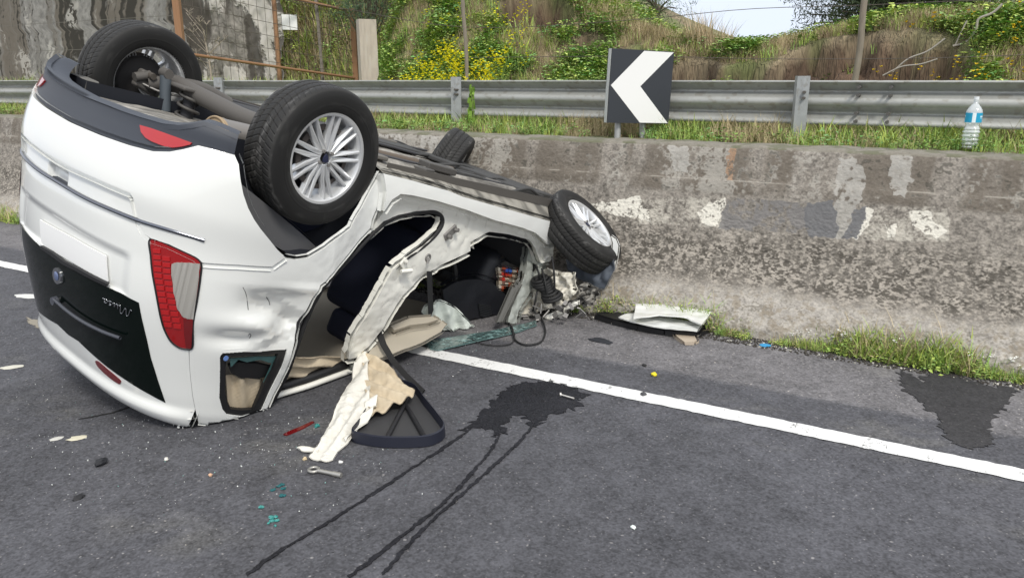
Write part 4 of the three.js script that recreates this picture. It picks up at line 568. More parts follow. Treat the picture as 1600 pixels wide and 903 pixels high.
// ---- wheels
const treadBump = tex(1024, 256, (i, j) => { // j runs across the tyre, i round it
  const v = j / 256, u = i / 1024; const tread = v > 0.30 && v < 0.70; if (!tread) return 0.6 + 0.1 * ((v > 0.12 && v < 0.14) || (v > 0.86 && v < 0.88) ? 1 : 0); const w = (v - 0.30) / 0.40; const ph = u * 16 * 4 + Math.abs(w - 0.5) * 2.6; const s = Math.abs((ph % 1) - 0.5); return s > 0.40 ? 0.1 : 0.62; }, { colour: false });
const tyreMap = tex(512, 128, (i, j) => { const v = j / 128; const tread = v > 0.28 && v < 0.72; const d = fbm(i / 40, j / 10, 4, 6), e = fbm(i / 5, j / 3, 3, 7); const k = tread ? 0.008 + 0.016 * d * d + 0.010 * e + 0.05 * sstep(0.58, 0.72, d) * sstep(0.45, 0.6, e) : 0.005 + 0.004 * d + 0.012 * sstep(0.6, 0.75, d); return [k * 1.03, k, k * 0.96]; });
const tyreMat = mat([1, 1, 1], 0.72, { map: tyreMap, bumpMap: treadBump, bumpScale: 0.006 });
const lathe = (prof, seg = 72) => { const g = new THREE.LatheGeometry(prof.map(p => new THREE.Vector2(p[0], p[1])), seg); g.rotateX(-Math.PI / 2); return g; };  // axis becomes z; profile height -> -z... outer side is -z after the turn below
function makeWheel() { // outer face towards local +z
  const w = new THREE.Group(); w.name = 'wheel'; const P = (n, g, m, l) => part(n, g, m, w, l);
  const prof = [[0.196, -0.086], [0.206, -0.096], [0.235, -0.103], [0.268, -0.102], [0.290, -0.094], [0.300, -0.084], [0.304, -0.074]]; const mid = [[0.3055, -0.060], [0.3065, -0.046], [0.300, -0.044], [0.300, -0.038], [0.3072, -0.036], [0.308, -0.006], [0.301, -0.004], [0.301, 0.004], [0.308, 0.006], [0.3072, 0.036], [0.300, 0.038], [0.300, 0.044], [0.3065, 0.046], [0.3055, 0.060]];
  const full = [...prof, ...mid, ...prof.map(p => [p[0], -p[1]]).reverse()]; const g = lathe(full, 96); { const p = g.attributes.position, u = g.attributes.uv; for (let i = 0; i < p.count; i++) { const r = Math.hypot(p.getX(i), p.getY(i)), z = p.getZ(i); u.setY(i, 0.5 + (r > 0.299 ? z / 0.16 * 0.4 : Math.sign(z) * (0.2 + (0.304 - r) * 2.6))); } } g.computeVertexNormals(); P('tyre', g, tyreMat);
  P('rim', lathe([[0.190, -0.088], [0.203, -0.092], [0.205, -0.086], [0.192, -0.078], [0.180, -0.05], [0.176, 0.02], [0.184, 0.066], [0.192, 0.074], [0.2045, 0.080], [0.2075, 0.086], [0.205, 0.091], [0.199, 0.089], [0.190, 0.078], [0.182, 0.066], [0.170, 0.02], [0.172, -0.05], [0.186, -0.084], [0.190, -0.088]], 80), alloy);
  P('wheel_disc', lathe([[0.058, 0.062], [0.052, 0.072], [0.030, 0.075], [0.026, 0.071], [0.001, 0.071]], 48), alloy);
  P('centre_cap', (() => { const s = new THREE.Shape(); s.moveTo(-0.015, 0.015); s.quadraticCurveTo(0, 0.023, 0.015, 0.015); s.quadraticCurveTo(0.016, -0.006, 0, -0.019); s.quadraticCurveTo(-0.016, -0.006, -0.015, 0.015); const e = new THREE.ExtrudeGeometry(s, { depth: 0.003, bevelEnabled: true, bevelSize: 0.0015, bevelThickness: 0.001, bevelSegments: 2 }); e.translate(0, 0, 0.0715); return e; })(), mat([0.02, 0.025, 0.06], 0.3), 'dark blue shield on the wheel centre');
  for (let k = 0; k < 9; k++) for (const s of [-1, 1]) { // nine pairs of spokes
    const sh = new THREE.Shape(); sh.moveTo(0.030, -0.0075); sh.lineTo(0.10, -0.0085); sh.lineTo(0.192, -0.0045); sh.lineTo(0.200, 0); sh.lineTo(0.192, 0.0045); sh.lineTo(0.10, 0.0085); sh.lineTo(0.030, 0.0075); sh.closePath();
    const e = new THREE.ExtrudeGeometry(sh, { depth: 0.020, bevelEnabled: true, bevelThickness: 0.005, bevelSize: 0.003, bevelSegments: 2 }); e.translate(0, 0, 0.047); { const p = e.attributes.position; for (let i = 0; i < p.count; i++) { const r = p.getX(i); p.setZ(i, p.getZ(i) + 0.012 * sstep(0.10, 0.2, r) - 0.006 * Math.sin(clamp((r - 0.03) / 0.17, 0, 1) * Math.PI)); } e.computeVertexNormals(); }
    e.rotateZ(s * 0.060); e.translate(0, 0, 0); const off = s * 0.0085; e.translate(-Math.sin(0) * off, off, 0); e.rotateZ(k * Math.PI * 2 / 9 + 0.35); P('spoke', e, alloy);
  }
  for (let k = 0; k < 4; k++) { const t = k * Math.PI / 2 + 0.5; const b = new THREE.CylinderGeometry(0.008, 0.008, 0.012, 6); b.rotateX(Math.PI / 2); b.translate(0.036 * Math.cos(t), 0.036 * Math.sin(t), 0.074); P('wheel_bolt', b, steel); }
  P('brake_drum', lathe([[0.001, -0.052], [0.10, -0.050], [0.128, -0.046], [0.132, -0.02], [0.120, 0.0], [0.06, 0.025], [0.001, 0.03]], 48), mat([0.022, 0.020, 0.020], 0.8)); P('brake_dust_shield', lathe([[0.120, -0.056], [0.142, -0.054], [0.144, -0.046], [0.12, -0.046]], 48), mat([0.06, 0.05, 0.045], 0.8));
  return w;
}
const wheel0 = makeWheel(); let firstWheel = true;
function addWheel(pos, normal, spin, label) { const w = firstWheel ? wheel0 : wheel0.clone(); firstWheel = false; w.quaternion.setFromUnitVectors(V(0, 0, 1), normal.clone().normalize()).multiply(new THREE.Quaternion().setFromAxisAngle(V(0, 0, 1), spin)); w.position.copy(pos); w.userData.label = label; car.add(w); return w; }
addWheel(V(0, 0.272, -0.715), V(0, 0, -1), 0.2, 'rear wheel with silver multi-spoke rim facing the viewer');
addWheel(V(0, 0.272, 0.695), V(0, 0, 1), 1.1, 'rear wheel on the far side seen from its inner face');
const nLF = toCarDir(V(0.66, 0.70, 0.27)).normalize();
addWheel(CAM.clone().lerp(V(2.50, 0.335, -0.82), 0.945).addScaledVector(nLF, -0.09), nLF, 0.5, 'front wheel torn askew against the wall');
addWheel(CAM.clone().lerp(V(2.60, 0.345, 0.66), 0.925), V(-Math.sin(0.56), -0.26, Math.cos(0.56)), 0.9, 'steered front wheel on the far side');

// ---- rear axle, springs, dampers, silencer
{
  const ax = mat([0.12, 0.112, 0.104], 0.75, { metalness: 0.3 }), grey = mat([0.07, 0.085, 0.10], 0.55), zinc = mat([0.13, 0.115, 0.10], 0.6, { metalness: 0.4 });
  part('axle_beam', [tube([V(0.12, 0.24, -0.56), V(0.15, 0.25, -0.3), V(0.15, 0.262, 0.0), V(0.13, 0.245, 0.3), V(0.10, 0.225, 0.56)], 0.046, 12, 40)], ax, car);
  for (const s of [1, -1]) {
    const arm = []; arm.push(tube([V(-0.03, 0.265, s * 0.60), V(0.10, 0.235, s * 0.565), V(0.24, 0.22, s * 0.55), V(0.42, 0.26, s * 0.53)], 0.040, 10, 30)); arm.push(boxAt(V(-0.02, 0.262, s * 0.615), 0.13, 0.10, 0.05, new THREE.Quaternion().setFromAxisAngle(V(0, 0, 1), 0.3), 0.015)); arm.push(boxAt(V(0.09, 0.225, s * 0.43), 0.14, 0.022, 0.16, null, 0.01)); arm.push(bar(V(-0.10, 0.25, s * 0.60), V(-0.02, 0.22, s * 0.60), 0.025));
    const a = part('trailing_arm', arm, ax, car); part('arm_bolt', bar(V(-0.03, 0.22, s * 0.63), V(-0.03, 0.22, s * 0.55), 0.018, 0.018, 6), zinc, a);
    const top = V(0.035, 0.48, s * 0.45), bot = V(0.0, 0.195, s * 0.50); const d = part('damper', bar(bot, bot.clone().lerp(top, 0.62), 0.028, 0.028, 14), grey, car); part('damper_rod', bar(bot.clone().lerp(top, 0.6), top, 0.014), steel, d); part('damper_eye', bar(bot.clone().add(V(0, -0.012, -0.03)), bot.clone().add(V(0, -0.012, 0.03)), 0.026, 0.026, 12), ax, d);
    const c = []; for (let k = 0; k <= 90; k++) { const t = k / 90, th = t * Math.PI * 2 * 4.2; c.push(V(0.10 + 0.052 * Math.cos(th), 0.235 + 0.22 * t, s * 0.40 + 0.052 * Math.sin(th))); } const cs = part('coil_spring', new THREE.TubeGeometry(new THREE.CatmullRomCurve3(c), 220, 0.0085, 7), mat([0.10, 0.095, 0.09], 0.6, { metalness: 0.3 }), car); part('bump_stop', bar(V(0.10, 0.27, s * 0.40), V(0.10, 0.46, s * 0.40), 0.030, 0.036, 14), mat([0.025, 0.025, 0.03], 0.7), cs);
  }
  const mu = mat([0.20, 0.165, 0.125], 0.7, { metalness: 0.35, map: tex(256, 128, (i, j) => { const a = fbm(i / 14, j / 14, 4, 2), v = 0.7 + 0.5 * a; return [v, v * 0.95, v * 0.88]; }) });
  const prof = (z, r) => { const g = new THREE.CylinderGeometry(r, r, z, 40, 1, true); g.rotateZ(Math.PI / 2); g.scale(1, 0.9, 1.15); return g; };
  const C0 = V(-0.06, 0.315, -0.335); const g = prof(0.34, 0.068); g.translate(C0.x, C0.y, C0.z); const cap = x => { const c = new THREE.CylinderGeometry(0.069, 0.072, 0.014, 40); c.rotateZ(Math.PI / 2); c.scale(1, 0.9, 1.15); c.translate(C0.x + x, C0.y, C0.z); const d = new THREE.TorusGeometry(0.068, 0.006, 8, 40); d.rotateY(Math.PI / 2); d.scale(1, 0.9, 1.15); d.translate(C0.x + x - 0.008, C0.y, C0.z); return [c, d]; };
  const rusty = mat([0.36, 0.27, 0.17], 0.7, { metalness: 0.2 }); const s = part('silencer', g, mat([0.25, 0.235, 0.22], 0.6, { metalness: 0.5 }), car, 'oval exhaust silencer with rusty end cap'); part('silencer_end', cap(-0.17), rusty, s); part('silencer_end', cap(0.17), rusty, s);
  const lou = new THREE.CylinderGeometry(0.03, 0.03, 0.01, 20); lou.rotateZ(Math.PI / 2); lou.scale(1, 0.6, 1.2); lou.translate(C0.x - 0.182, C0.y + 0.012, C0.z); part('outlet', lou, dark, s);
  part('tail_pipe', tube([V(-0.22, 0.33, -0.33), V(-0.32, 0.37, -0.35), V(-0.42, 0.385, -0.35)], 0.018, 10, 20), mat([0.14, 0.11, 0.085], 0.7, { metalness: 0.4 }), s);
  for (const s of [1, -1]) part('brake_cable', tube([V(-0.06, 0.27, s * 0.60), V(0.02, 0.285, s * 0.52), V(0.2, 0.26, s * 0.42), V(0.5, 0.25, s * 0.3)], 0.006, 6, 30), steel, car);
  const br = part('underside_bracket', [boxAt(V(-0.34, 0.36, 0.60), 0.09, 0.10, 0.12, null, 0.01)], mat([0.16, 0.155, 0.145], 0.8), car); part('rear_crossmember', [boxAt(V(-0.30, 0.40, 0.1), 0.10, 0.05, 1.0, null, 0.02), boxAt(V(-0.44, 0.40, 0.0), 0.04, 0.07, 1.15, null, 0.01)], mat([0.13, 0.125, 0.115], 0.85), car);
}
// ---- cabin
{
  const q = (a, ax = V(0, 0, 1)) => new THREE.Quaternion().setFromAxisAngle(ax, a);
  for (const s of [-1, 1]) { const z = 0.36 * s;
    const st = part('front_seat', [boxAt(V(1.32, 0.60, z), 0.50, 0.16, 0.48, q(0.12), 0.06), boxAt(V(0.99, 0.90, z), 0.15, 0.60, 0.47, q(0.20), 0.06)], navy, car); part('headrest', [boxAt(V(0.90, 1.27, z), 0.10, 0.17, 0.26, q(0.15), 0.045), bar(V(0.93, 1.12, z - 0.07), V(0.91, 1.22, z - 0.07), 0.008), bar(V(0.93, 1.12, z + 0.07), V(0.91, 1.22, z + 0.07), 0.008)], navy, st); }
  const rs = part('rear_seat', [boxAt(V(0.34, 0.62, 0), 0.46, 0.17, 1.24, q(0.12), 0.06), boxAt(V(0.06, 0.92, -0.32), 0.15, 0.58, 0.60, q(0.30), 0.06), boxAt(V(0.06, 0.92, 0.32), 0.15, 0.58, 0.60, q(0.30), 0.06)], navy, car); for (const z of [-0.36, 0.36]) part('headrest', boxAt(V(-0.06, 1.27, z), 0.10, 0.16, 0.26, q(0.3), 0.045), navy, rs);
  const dash = part('dashboard', [boxAt(V(1.90, 0.86, 0.02), 0.34, 0.34, 1.30, q(0.3), 0.09), boxAt(V(1.78, 0.72, 0.05), 0.3, 0.3, 0.26, q(0.2), 0.05)], mat([0.013, 0.014, 0.018], 0.5), car);
  part('firewall', boxAt(V(2.16, 0.68, 0), 0.05, 0.74, 1.38, null, 0.01), dark, car); part('engine_mass', (() => { const g = new THREE.IcosahedronGeometry(0.5, 4); const p = g.attributes.position; for (let i = 0; i < p.count; i++) { const v = V(p.getX(i), p.getY(i), p.getZ(i)); const k = 0.8 + 0.45 * fbm(v.x * 6 + 9, v.y * 6 + v.z * 5, 3, 6); v.multiplyScalar(k); v.set(2.30 + v.x * 0.3, 0.58 + v.y * 0.55, 0.10 + v.z * 1.05); rest(v, 0.03); p.setXYZ(i, v.x, v.y, v.z); } g.computeVertexNormals(); return g; })(), mat([0.02, 0.02, 0.02], 0.7), car);
  const wheelC = V(1.52, 0.86, -0.36), wq = new THREE.Quaternion().setFromUnitVectors(V(0, 0, 1), V(-0.9, 0.42, 0).normalize()); const tr = new THREE.TorusGeometry(0.185, 0.017, 10, 48); tr.applyMatrix4(M4(wheelC, wq)); const hub = new THREE.SphereGeometry(0.075, 20, 12); hub.scale(1, 1, 0.5); hub.applyMatrix4(M4(wheelC, wq)); const sp = [0.2, 2.94, 4.71].map(a => bar(wheelC.clone(), wheelC.clone().add(V(Math.cos(a) * 0.18, Math.sin(a) * 0.18, 0).applyQuaternion(wq)), 0.018, 0.014)); part('steering_wheel', [tr, hub, ...sp], blackTrim, car);
  const w1 = [[Math.PI / 2 + 0.05, 1.0], [Math.PI / 2 + 0.75, 0.98], [Math.PI / 2 + 0.75, 1.45], [Math.PI / 2 + 0.12, 1.45]], w2 = [[Math.PI / 2 + 0.85, 0.98], [Math.PI / 2 + 1.75, 0.98], [Math.PI / 2 + 1.35, 1.43], [Math.PI / 2 + 0.85, 1.45]];
  part('far_door_lining', skin([[1.0, 0.35], [Math.PI / 2 + 1.95, 0.30], [Math.PI / 2 + 1.95, 0.95], [Math.PI / 2 + 1.45, 1.52], [Math.PI / 2 - 0.1, 1.58], [1.0, 1.58]], { off: -0.07, cell: 0.06, thick: 0.01, holes: [w1, w2] }), dark, car);
  part('tailgate_lining', skin([[-0.9, 0.62], [0.9, 0.62], [0.85, 1.02], [-0.85, 1.02]], { off: -0.06, cell: 0.06, thick: 0.01 }), dark, car); part('quarter_lining', skin([[-0.95, 0.45], [-Math.PI / 2 - 0.12, 0.75], [-Math.PI / 2 - 0.02, 1.16], [-1.0, 1.18]], { off: -0.10, cell: 0.06, thick: 0.01 }), dark, car);
  part('parcel_shelf', boxAt(V(-0.22, 1.02, 0), 0.40, 0.02, 1.2, null, 0.008), dark, car);
  // dashboard end with vents and exposed fuse box
  const E = V(1.9, 0.85, -0.66), N = V(-0.25, 0, -1);
  part('dash_end_panel', sheet([[690, 452], [712, 440], [740, 436], [765, 440], [785, 456], [792, 470], [786, 496], [776, 512], [758, 521], [720, 517], [704, 503], [694, 480]], E, N, { thick: 0.03, smooth: 4, disp: (u, v) => 0.02 * fbm(u * 7, v * 7, 2, 4) }), mat([0.012, 0.013, 0.017], 0.45), dash);
  for (let k = 0; k < 7; k++) { const y = 475 + k * 2.8, x = 748 + k * 0.4; part('vent_slat', sheet([[x, y], [x + 19, y + 4.2], [x + 19, y + 5.4], [x, y + 1.2]], E.clone().add(V(0, 0, -0.02)), N, { thick: 0.006, cell: 0.05 }), mat([0.03, 0.032, 0.036], 0.5), dash); }
  const fb = part('fuse_box', sheet([[778, 414], [790, 408], [812, 418], [812, 436], [797, 452], [777, 444], [774, 430]], E.clone().add(V(0.02, 0, 0.02)), N, { thick: 0.03 }), mat([0.05, 0.045, 0.04], 0.7), car, 'exposed fuse box with coloured fuses'); const R = rng(9); const cols = [[0.5, 0.03, 0.02], [0.05, 0.14, 0.5], [0.55, 0.5, 0.42], [0.45, 0.08, 0.03], [0.5, 0.42, 0.32], [0.3, 0.26, 0.2]];
  for (let k = 0; k < 26; k++) { const x = 778 + (k % 6) * 5.4 + R() * 2, y = 416 + Math.floor(k / 6) * 7 + (k % 6) * 1.2 + R() * 2, w = 3 + R() * 3.5, h = 3 + R() * 3; part('fuse', sheet([[x, y], [x + w, y + 1], [x + w, y + h], [x, y + h]], E.clone().add(V(0.02, 0, -0.005 - 0.012 * R())), N, { thick: 0.012, cell: 0.05 }), mat(k === 2 || k === 3 ? cols[1] : k === 7 || k === 8 || k === 13 ? cols[0] : cols[2 + (k % 4)], 0.4), fb); }
  // belts and cabin cloth
  const strap = (pts, w, th) => { const L = [], r = []; for (let i = 0; i < pts.length; i++) { const a = pts[Math.max(0, i - 1)], b = pts[Math.min(pts.length - 1, i + 1)], dx = b[0] - a[0], dy = b[1] - a[1], l = Math.hypot(dx, dy); L.push([pts[i][0] - dy / l * w, pts[i][1] + dx / l * w]); r.push([pts[i][0] + dy / l * w, pts[i][1] - dx / l * w]); } return [...L, ...r.reverse()]; };
  const sb = onShell(673, 436, -0.06), sp0 = shellBase(sb[0], sb[1], -0.06); part('seat_belt', sheet(strap([[671, 424], [672, 460], [674, 505], [675, 560]], 4, 0), sp0, V(0.3, 0.25, -1), { thick: 0.002 }), mat([0.03, 0.03, 0.032], 0.85), car, 'grey seat belt hanging straight down');
  const b0 = onShell(592, 520, -0.07), bp = shellBase(b0[0], b0[1], -0.07), gp = toCar(onGround(657, 610, 0.02)), gq = toCar(onGround(640, 606, 0.02)); part('door_rubber_strip', sheet(strap([[589, 514], [598, 538], [612, 562], [632, 585], [660, 612]], 4.5, 0), bp, gp.clone().sub(bp).cross(gq.clone().sub(bp)), { thick: 0.012 }), rubber, car, 'loose black rubber strip trailing to the road');
}
// ---- inflated curtain bag torn loose, headliner board, shattered screen
{
  const across = (c, n, a, b) => { const f = planeFrame(c, n), p = f.uv(...a), q = f.uv(...b), l = Math.hypot(q[0] - p[0], q[1] - p[1]); const d = [(q[0] - p[0]) / l, (q[1] - p[1]) / l]; return (u, v) => [u * d[0] + v * d[1], -u * d[1] + v * d[0]]; };
  const hang = (() => { const A0 = onShell(566, 551, IO), A = shellBase(A0[0], A0[1], IO + 0.02), B = toCar(onGround(483, 718, 0.004)), C = toCar(onGround(519, 721, 0.004)); return [A, B.clone().sub(A).cross(C.clone().sub(A)).normalize()]; })();
  if (hang[1].dot(CAM.clone().sub(hang[0])) < 0) hang[1].negate(); const X = across(hang[0], hang[1], [483, 717], [519, 719]), X2 = across(hang[0], hang[1], [580, 648], [647, 613]);
  const bag = part('curtain_airbag', sheet([[556, 560], [560, 552], [567, 549], [576, 556], [574, 585], [577, 600], [577, 627], [568, 645], [556, 670], [540, 690], [527, 703], [519, 719.5], [511.4, 723], [496, 721], [483.5, 717.5], [491, 707], [499.5, 695], [510, 665], [522, 640], [535, 615], [548, 594]], hang[0], hang[1], { cell: 0.012, thick: 0.003, disp: (u, v) => { const [s, t] = X(u, v); return 0.012 * Math.sin(s * 90 + 5 * fbm(s * 8, t * 3, 2, 3)) * (0.4 + fbm(s * 6, t * 4, 2, 3)) + 0.034 * (fbm(s * 13, t * 8, 3, 5) - 0.5) + 0.012 * (fbm(s * 40, t * 30, 2, 7) - 0.5); } }), ivory, car, 'torn white airbag cloth hanging to the road');
  part('airbag_tail', sheet([[463.5, 700], [472, 699], [491, 701.5], [498, 698], [497, 706], [486, 707], [470, 705]], hang[0], hang[1], { cell: 0.012, thick: 0.003, disp: (u, v) => 0.01 * fbm(u * 30, v * 30, 2, 4) }), ivory, bag);
  part('airbag_strip', sheet([[574, 612], [590, 620], [582, 645], [566, 664], [548, 676], [540, 690], [536, 686], [552, 668], [568, 648]], hang[0].clone().addScaledVector(hang[1], 0.0), hang[1], { cell: 0.012, thick: 0.003, disp: (u, v) => 0.02 * Math.sin(u * 90) * fbm(u * 9, v * 9, 2, 2) }), ivory, bag);
  part('cream_flap', sheet([[566, 549], [576, 553], [590, 562], [600, 566], [615, 581], [632, 598], [647, 613], [640, 622], [627, 627], [612, 634], [596, 642], [580, 648], [573, 625], [569, 600], [567, 575]], hang[0].clone().add(V(0, 0, -0.03)), hang[1], { cell: 0.012, thick: 0.003, disp: (u, v) => { const [s, t] = X2(u, v); return 0.014 * Math.sin(s * 75 + 4 * fbm(s * 6, t * 3, 2, 4)) + 0.034 * (fbm(s * 11, t * 8, 3, 8) - 0.5) + 0.01 * (fbm(s * 36, t * 30, 2, 7) - 0.5); } }), cream, bag, 'cream airbag flap knotted at the pillar foot');
  const k0 = onShell(556, 572, IO), kp = shellBase(k0[0], k0[1], IO); part('buckle_cluster', [boxAt(kp, 0.07, 0.05, 0.04, new THREE.Quaternion().setFromAxisAngle(V(0.4, 0.2, 1).normalize(), 0.6), 0.012), boxAt(kp.clone().add(V(0.05, 0.02, -0.01)), 0.05, 0.03, 0.03, new THREE.Quaternion().setFromAxisAngle(V(1, 0.2, 0.3).normalize(), 0.9), 0.008), tube([kp, kp.clone().add(V(-0.04, 0.01, -0.02)), kp.clone().add(V(-0.08, -0.005, -0.02))], 0.005, 6, 12)], mat([0.13, 0.135, 0.125], 0.6), car);
  part('curtain_airbag', sheet([[459, 560], [470, 556], [500, 560], [531, 559], [545, 566], [550, 582], [541, 590], [520, 595], [490, 603], [460, 612], [424, 624], [434, 604], [447, 585]], (() => { const a = onShell(490, 585, -0.11); return shellBase(a[0], a[1], -0.11); })(), V(0.05, 0.35, -1), { cell: 0.012, thick: 0.003, disp: (u, v) => 0.016 * Math.sin(v * 95 + u * 14 + 3 * fbm(u * 5, v * 5, 2, 2)) + 0.012 * (fbm(u * 10, v * 10, 3, 6) - 0.5) }), cream, car, 'cream airbag cloth bunched behind the door opening');
  const rl = P2([[404, 656], [440, 643], [479, 620], [512, 607], [545, 597], [560, 590]], -0.06).map(([u, y]) => rest(shellBase(u, y, -0.06), 0.05)); part('roof_rail', tube(rl, 0.028, 9, 40), blackTrim, car); const rl2 = P2([[404, 656], [440, 646], [479, 624], [512, 611], [545, 601], [575, 588]], -0.03).map(([u, y]) => rest(shellBase(u, y, -0.03), 0.022)); part('roof_gutter', tube(rl2, 0.016, 7, 40), rawWhite, car);
  const gnd = (h) => [toCar(onGround(680, 530, h)), UPC.clone()];
  let [c, n] = gnd(0.10); part('headliner_board', sheet([[612, 510], [640, 497], [673, 495], [690, 499], [698, 505], [690, 516], [664, 531], [640, 543], [612, 553], [584, 560], [572, 556], [590, 530]], c, n.clone().addScaledVector(V(0, 0, -1), 0.45), { cell: 0.02, thick: 0.012, disp: (u, v) => 0.03 * (fbm(u * 4, v * 4, 2, 6) - 0.5) }), beige, car, 'beige headliner board lying under the cabin');
  part('sun_visor', sheet([[610, 509], [640, 497], [676, 494.5], [685, 499], [668, 504.5], [640, 508], [616, 516]], c.clone().addScaledVector(UPC, 0.03), n.clone().addScaledVector(V(0, 0, -1), 0.5), { cell: 0.02, thick: 0.02 }), beige, car);
  const shat = phys([0.30, 0.46, 0.45], 0.18, { clearcoat: 1, bumpMap: tex(256, 256, (i, j) => { let b = 9; for (let y = -1; y <= 1; y++) for (let x = -1; x <= 1; x++) { const cx = Math.floor(i / 10) + x, cy = Math.floor(j / 10) + y; const px = (cx + hash2(cx, cy, 1)) * 10, py = (cy + hash2(cx, cy, 2)) * 10; b = Math.min(b, Math.hypot(px - i, py - j)); } return b / 9; }, { colour: false }), bumpScale: 0.006, map: tex(256, 256, (i, j) => { const v = 0.5 + 1.6 * sstep(0.55, 0.8, fbm(i / 5, j / 5, 3, 3)); return [v * 0.5, v * 0.55, v * 0.55]; }) });
  [c, n] = gnd(0.012); part('windscreen', sheet([[662, 536], [690, 530], [730, 524], [770, 518], [800, 511], [838, 502], [838, 508], [800, 521], [770, 528], [738, 535], [712, 541], [684, 547], [672, 545]], c, n, { cell: 0.03, thick: 0.006, disp: (u, v) => 0.008 * fbm(u * 12, v * 12, 2, 3) }), shat, car, 'shattered green-tinted windscreen flat on the road');
  const A = V(1.6, 1.0, -0.70); part('driver_airbag', [[[655, 484], [668, 474], [681, 470], [694, 471], [706, 479], [718, 490], [729, 500], [737, 515], [728, 524], [720, 531], [710, 523], [704, 513], [692, 506], [682, 500], [668, 494]], [[680, 506], [694, 505], [704, 512], [702, 526], [693, 534], [681, 533], [676, 522]]].map((L, i) => sheet(L, A.clone().add(V(0, 0.02 * i, 0.03 * i)), V(-0.35, 0.1, -1), { cell: 0.012, thick: 0.01, smooth: 3, disp: (u, v) => 0.05 * fbm(u * 7, v * 7, 3, 3 + i) + 0.014 * Math.sin(u * 60 + v * 40) })), bagWhite, car, 'deflated pale airbag spilling from the steering wheel');
}
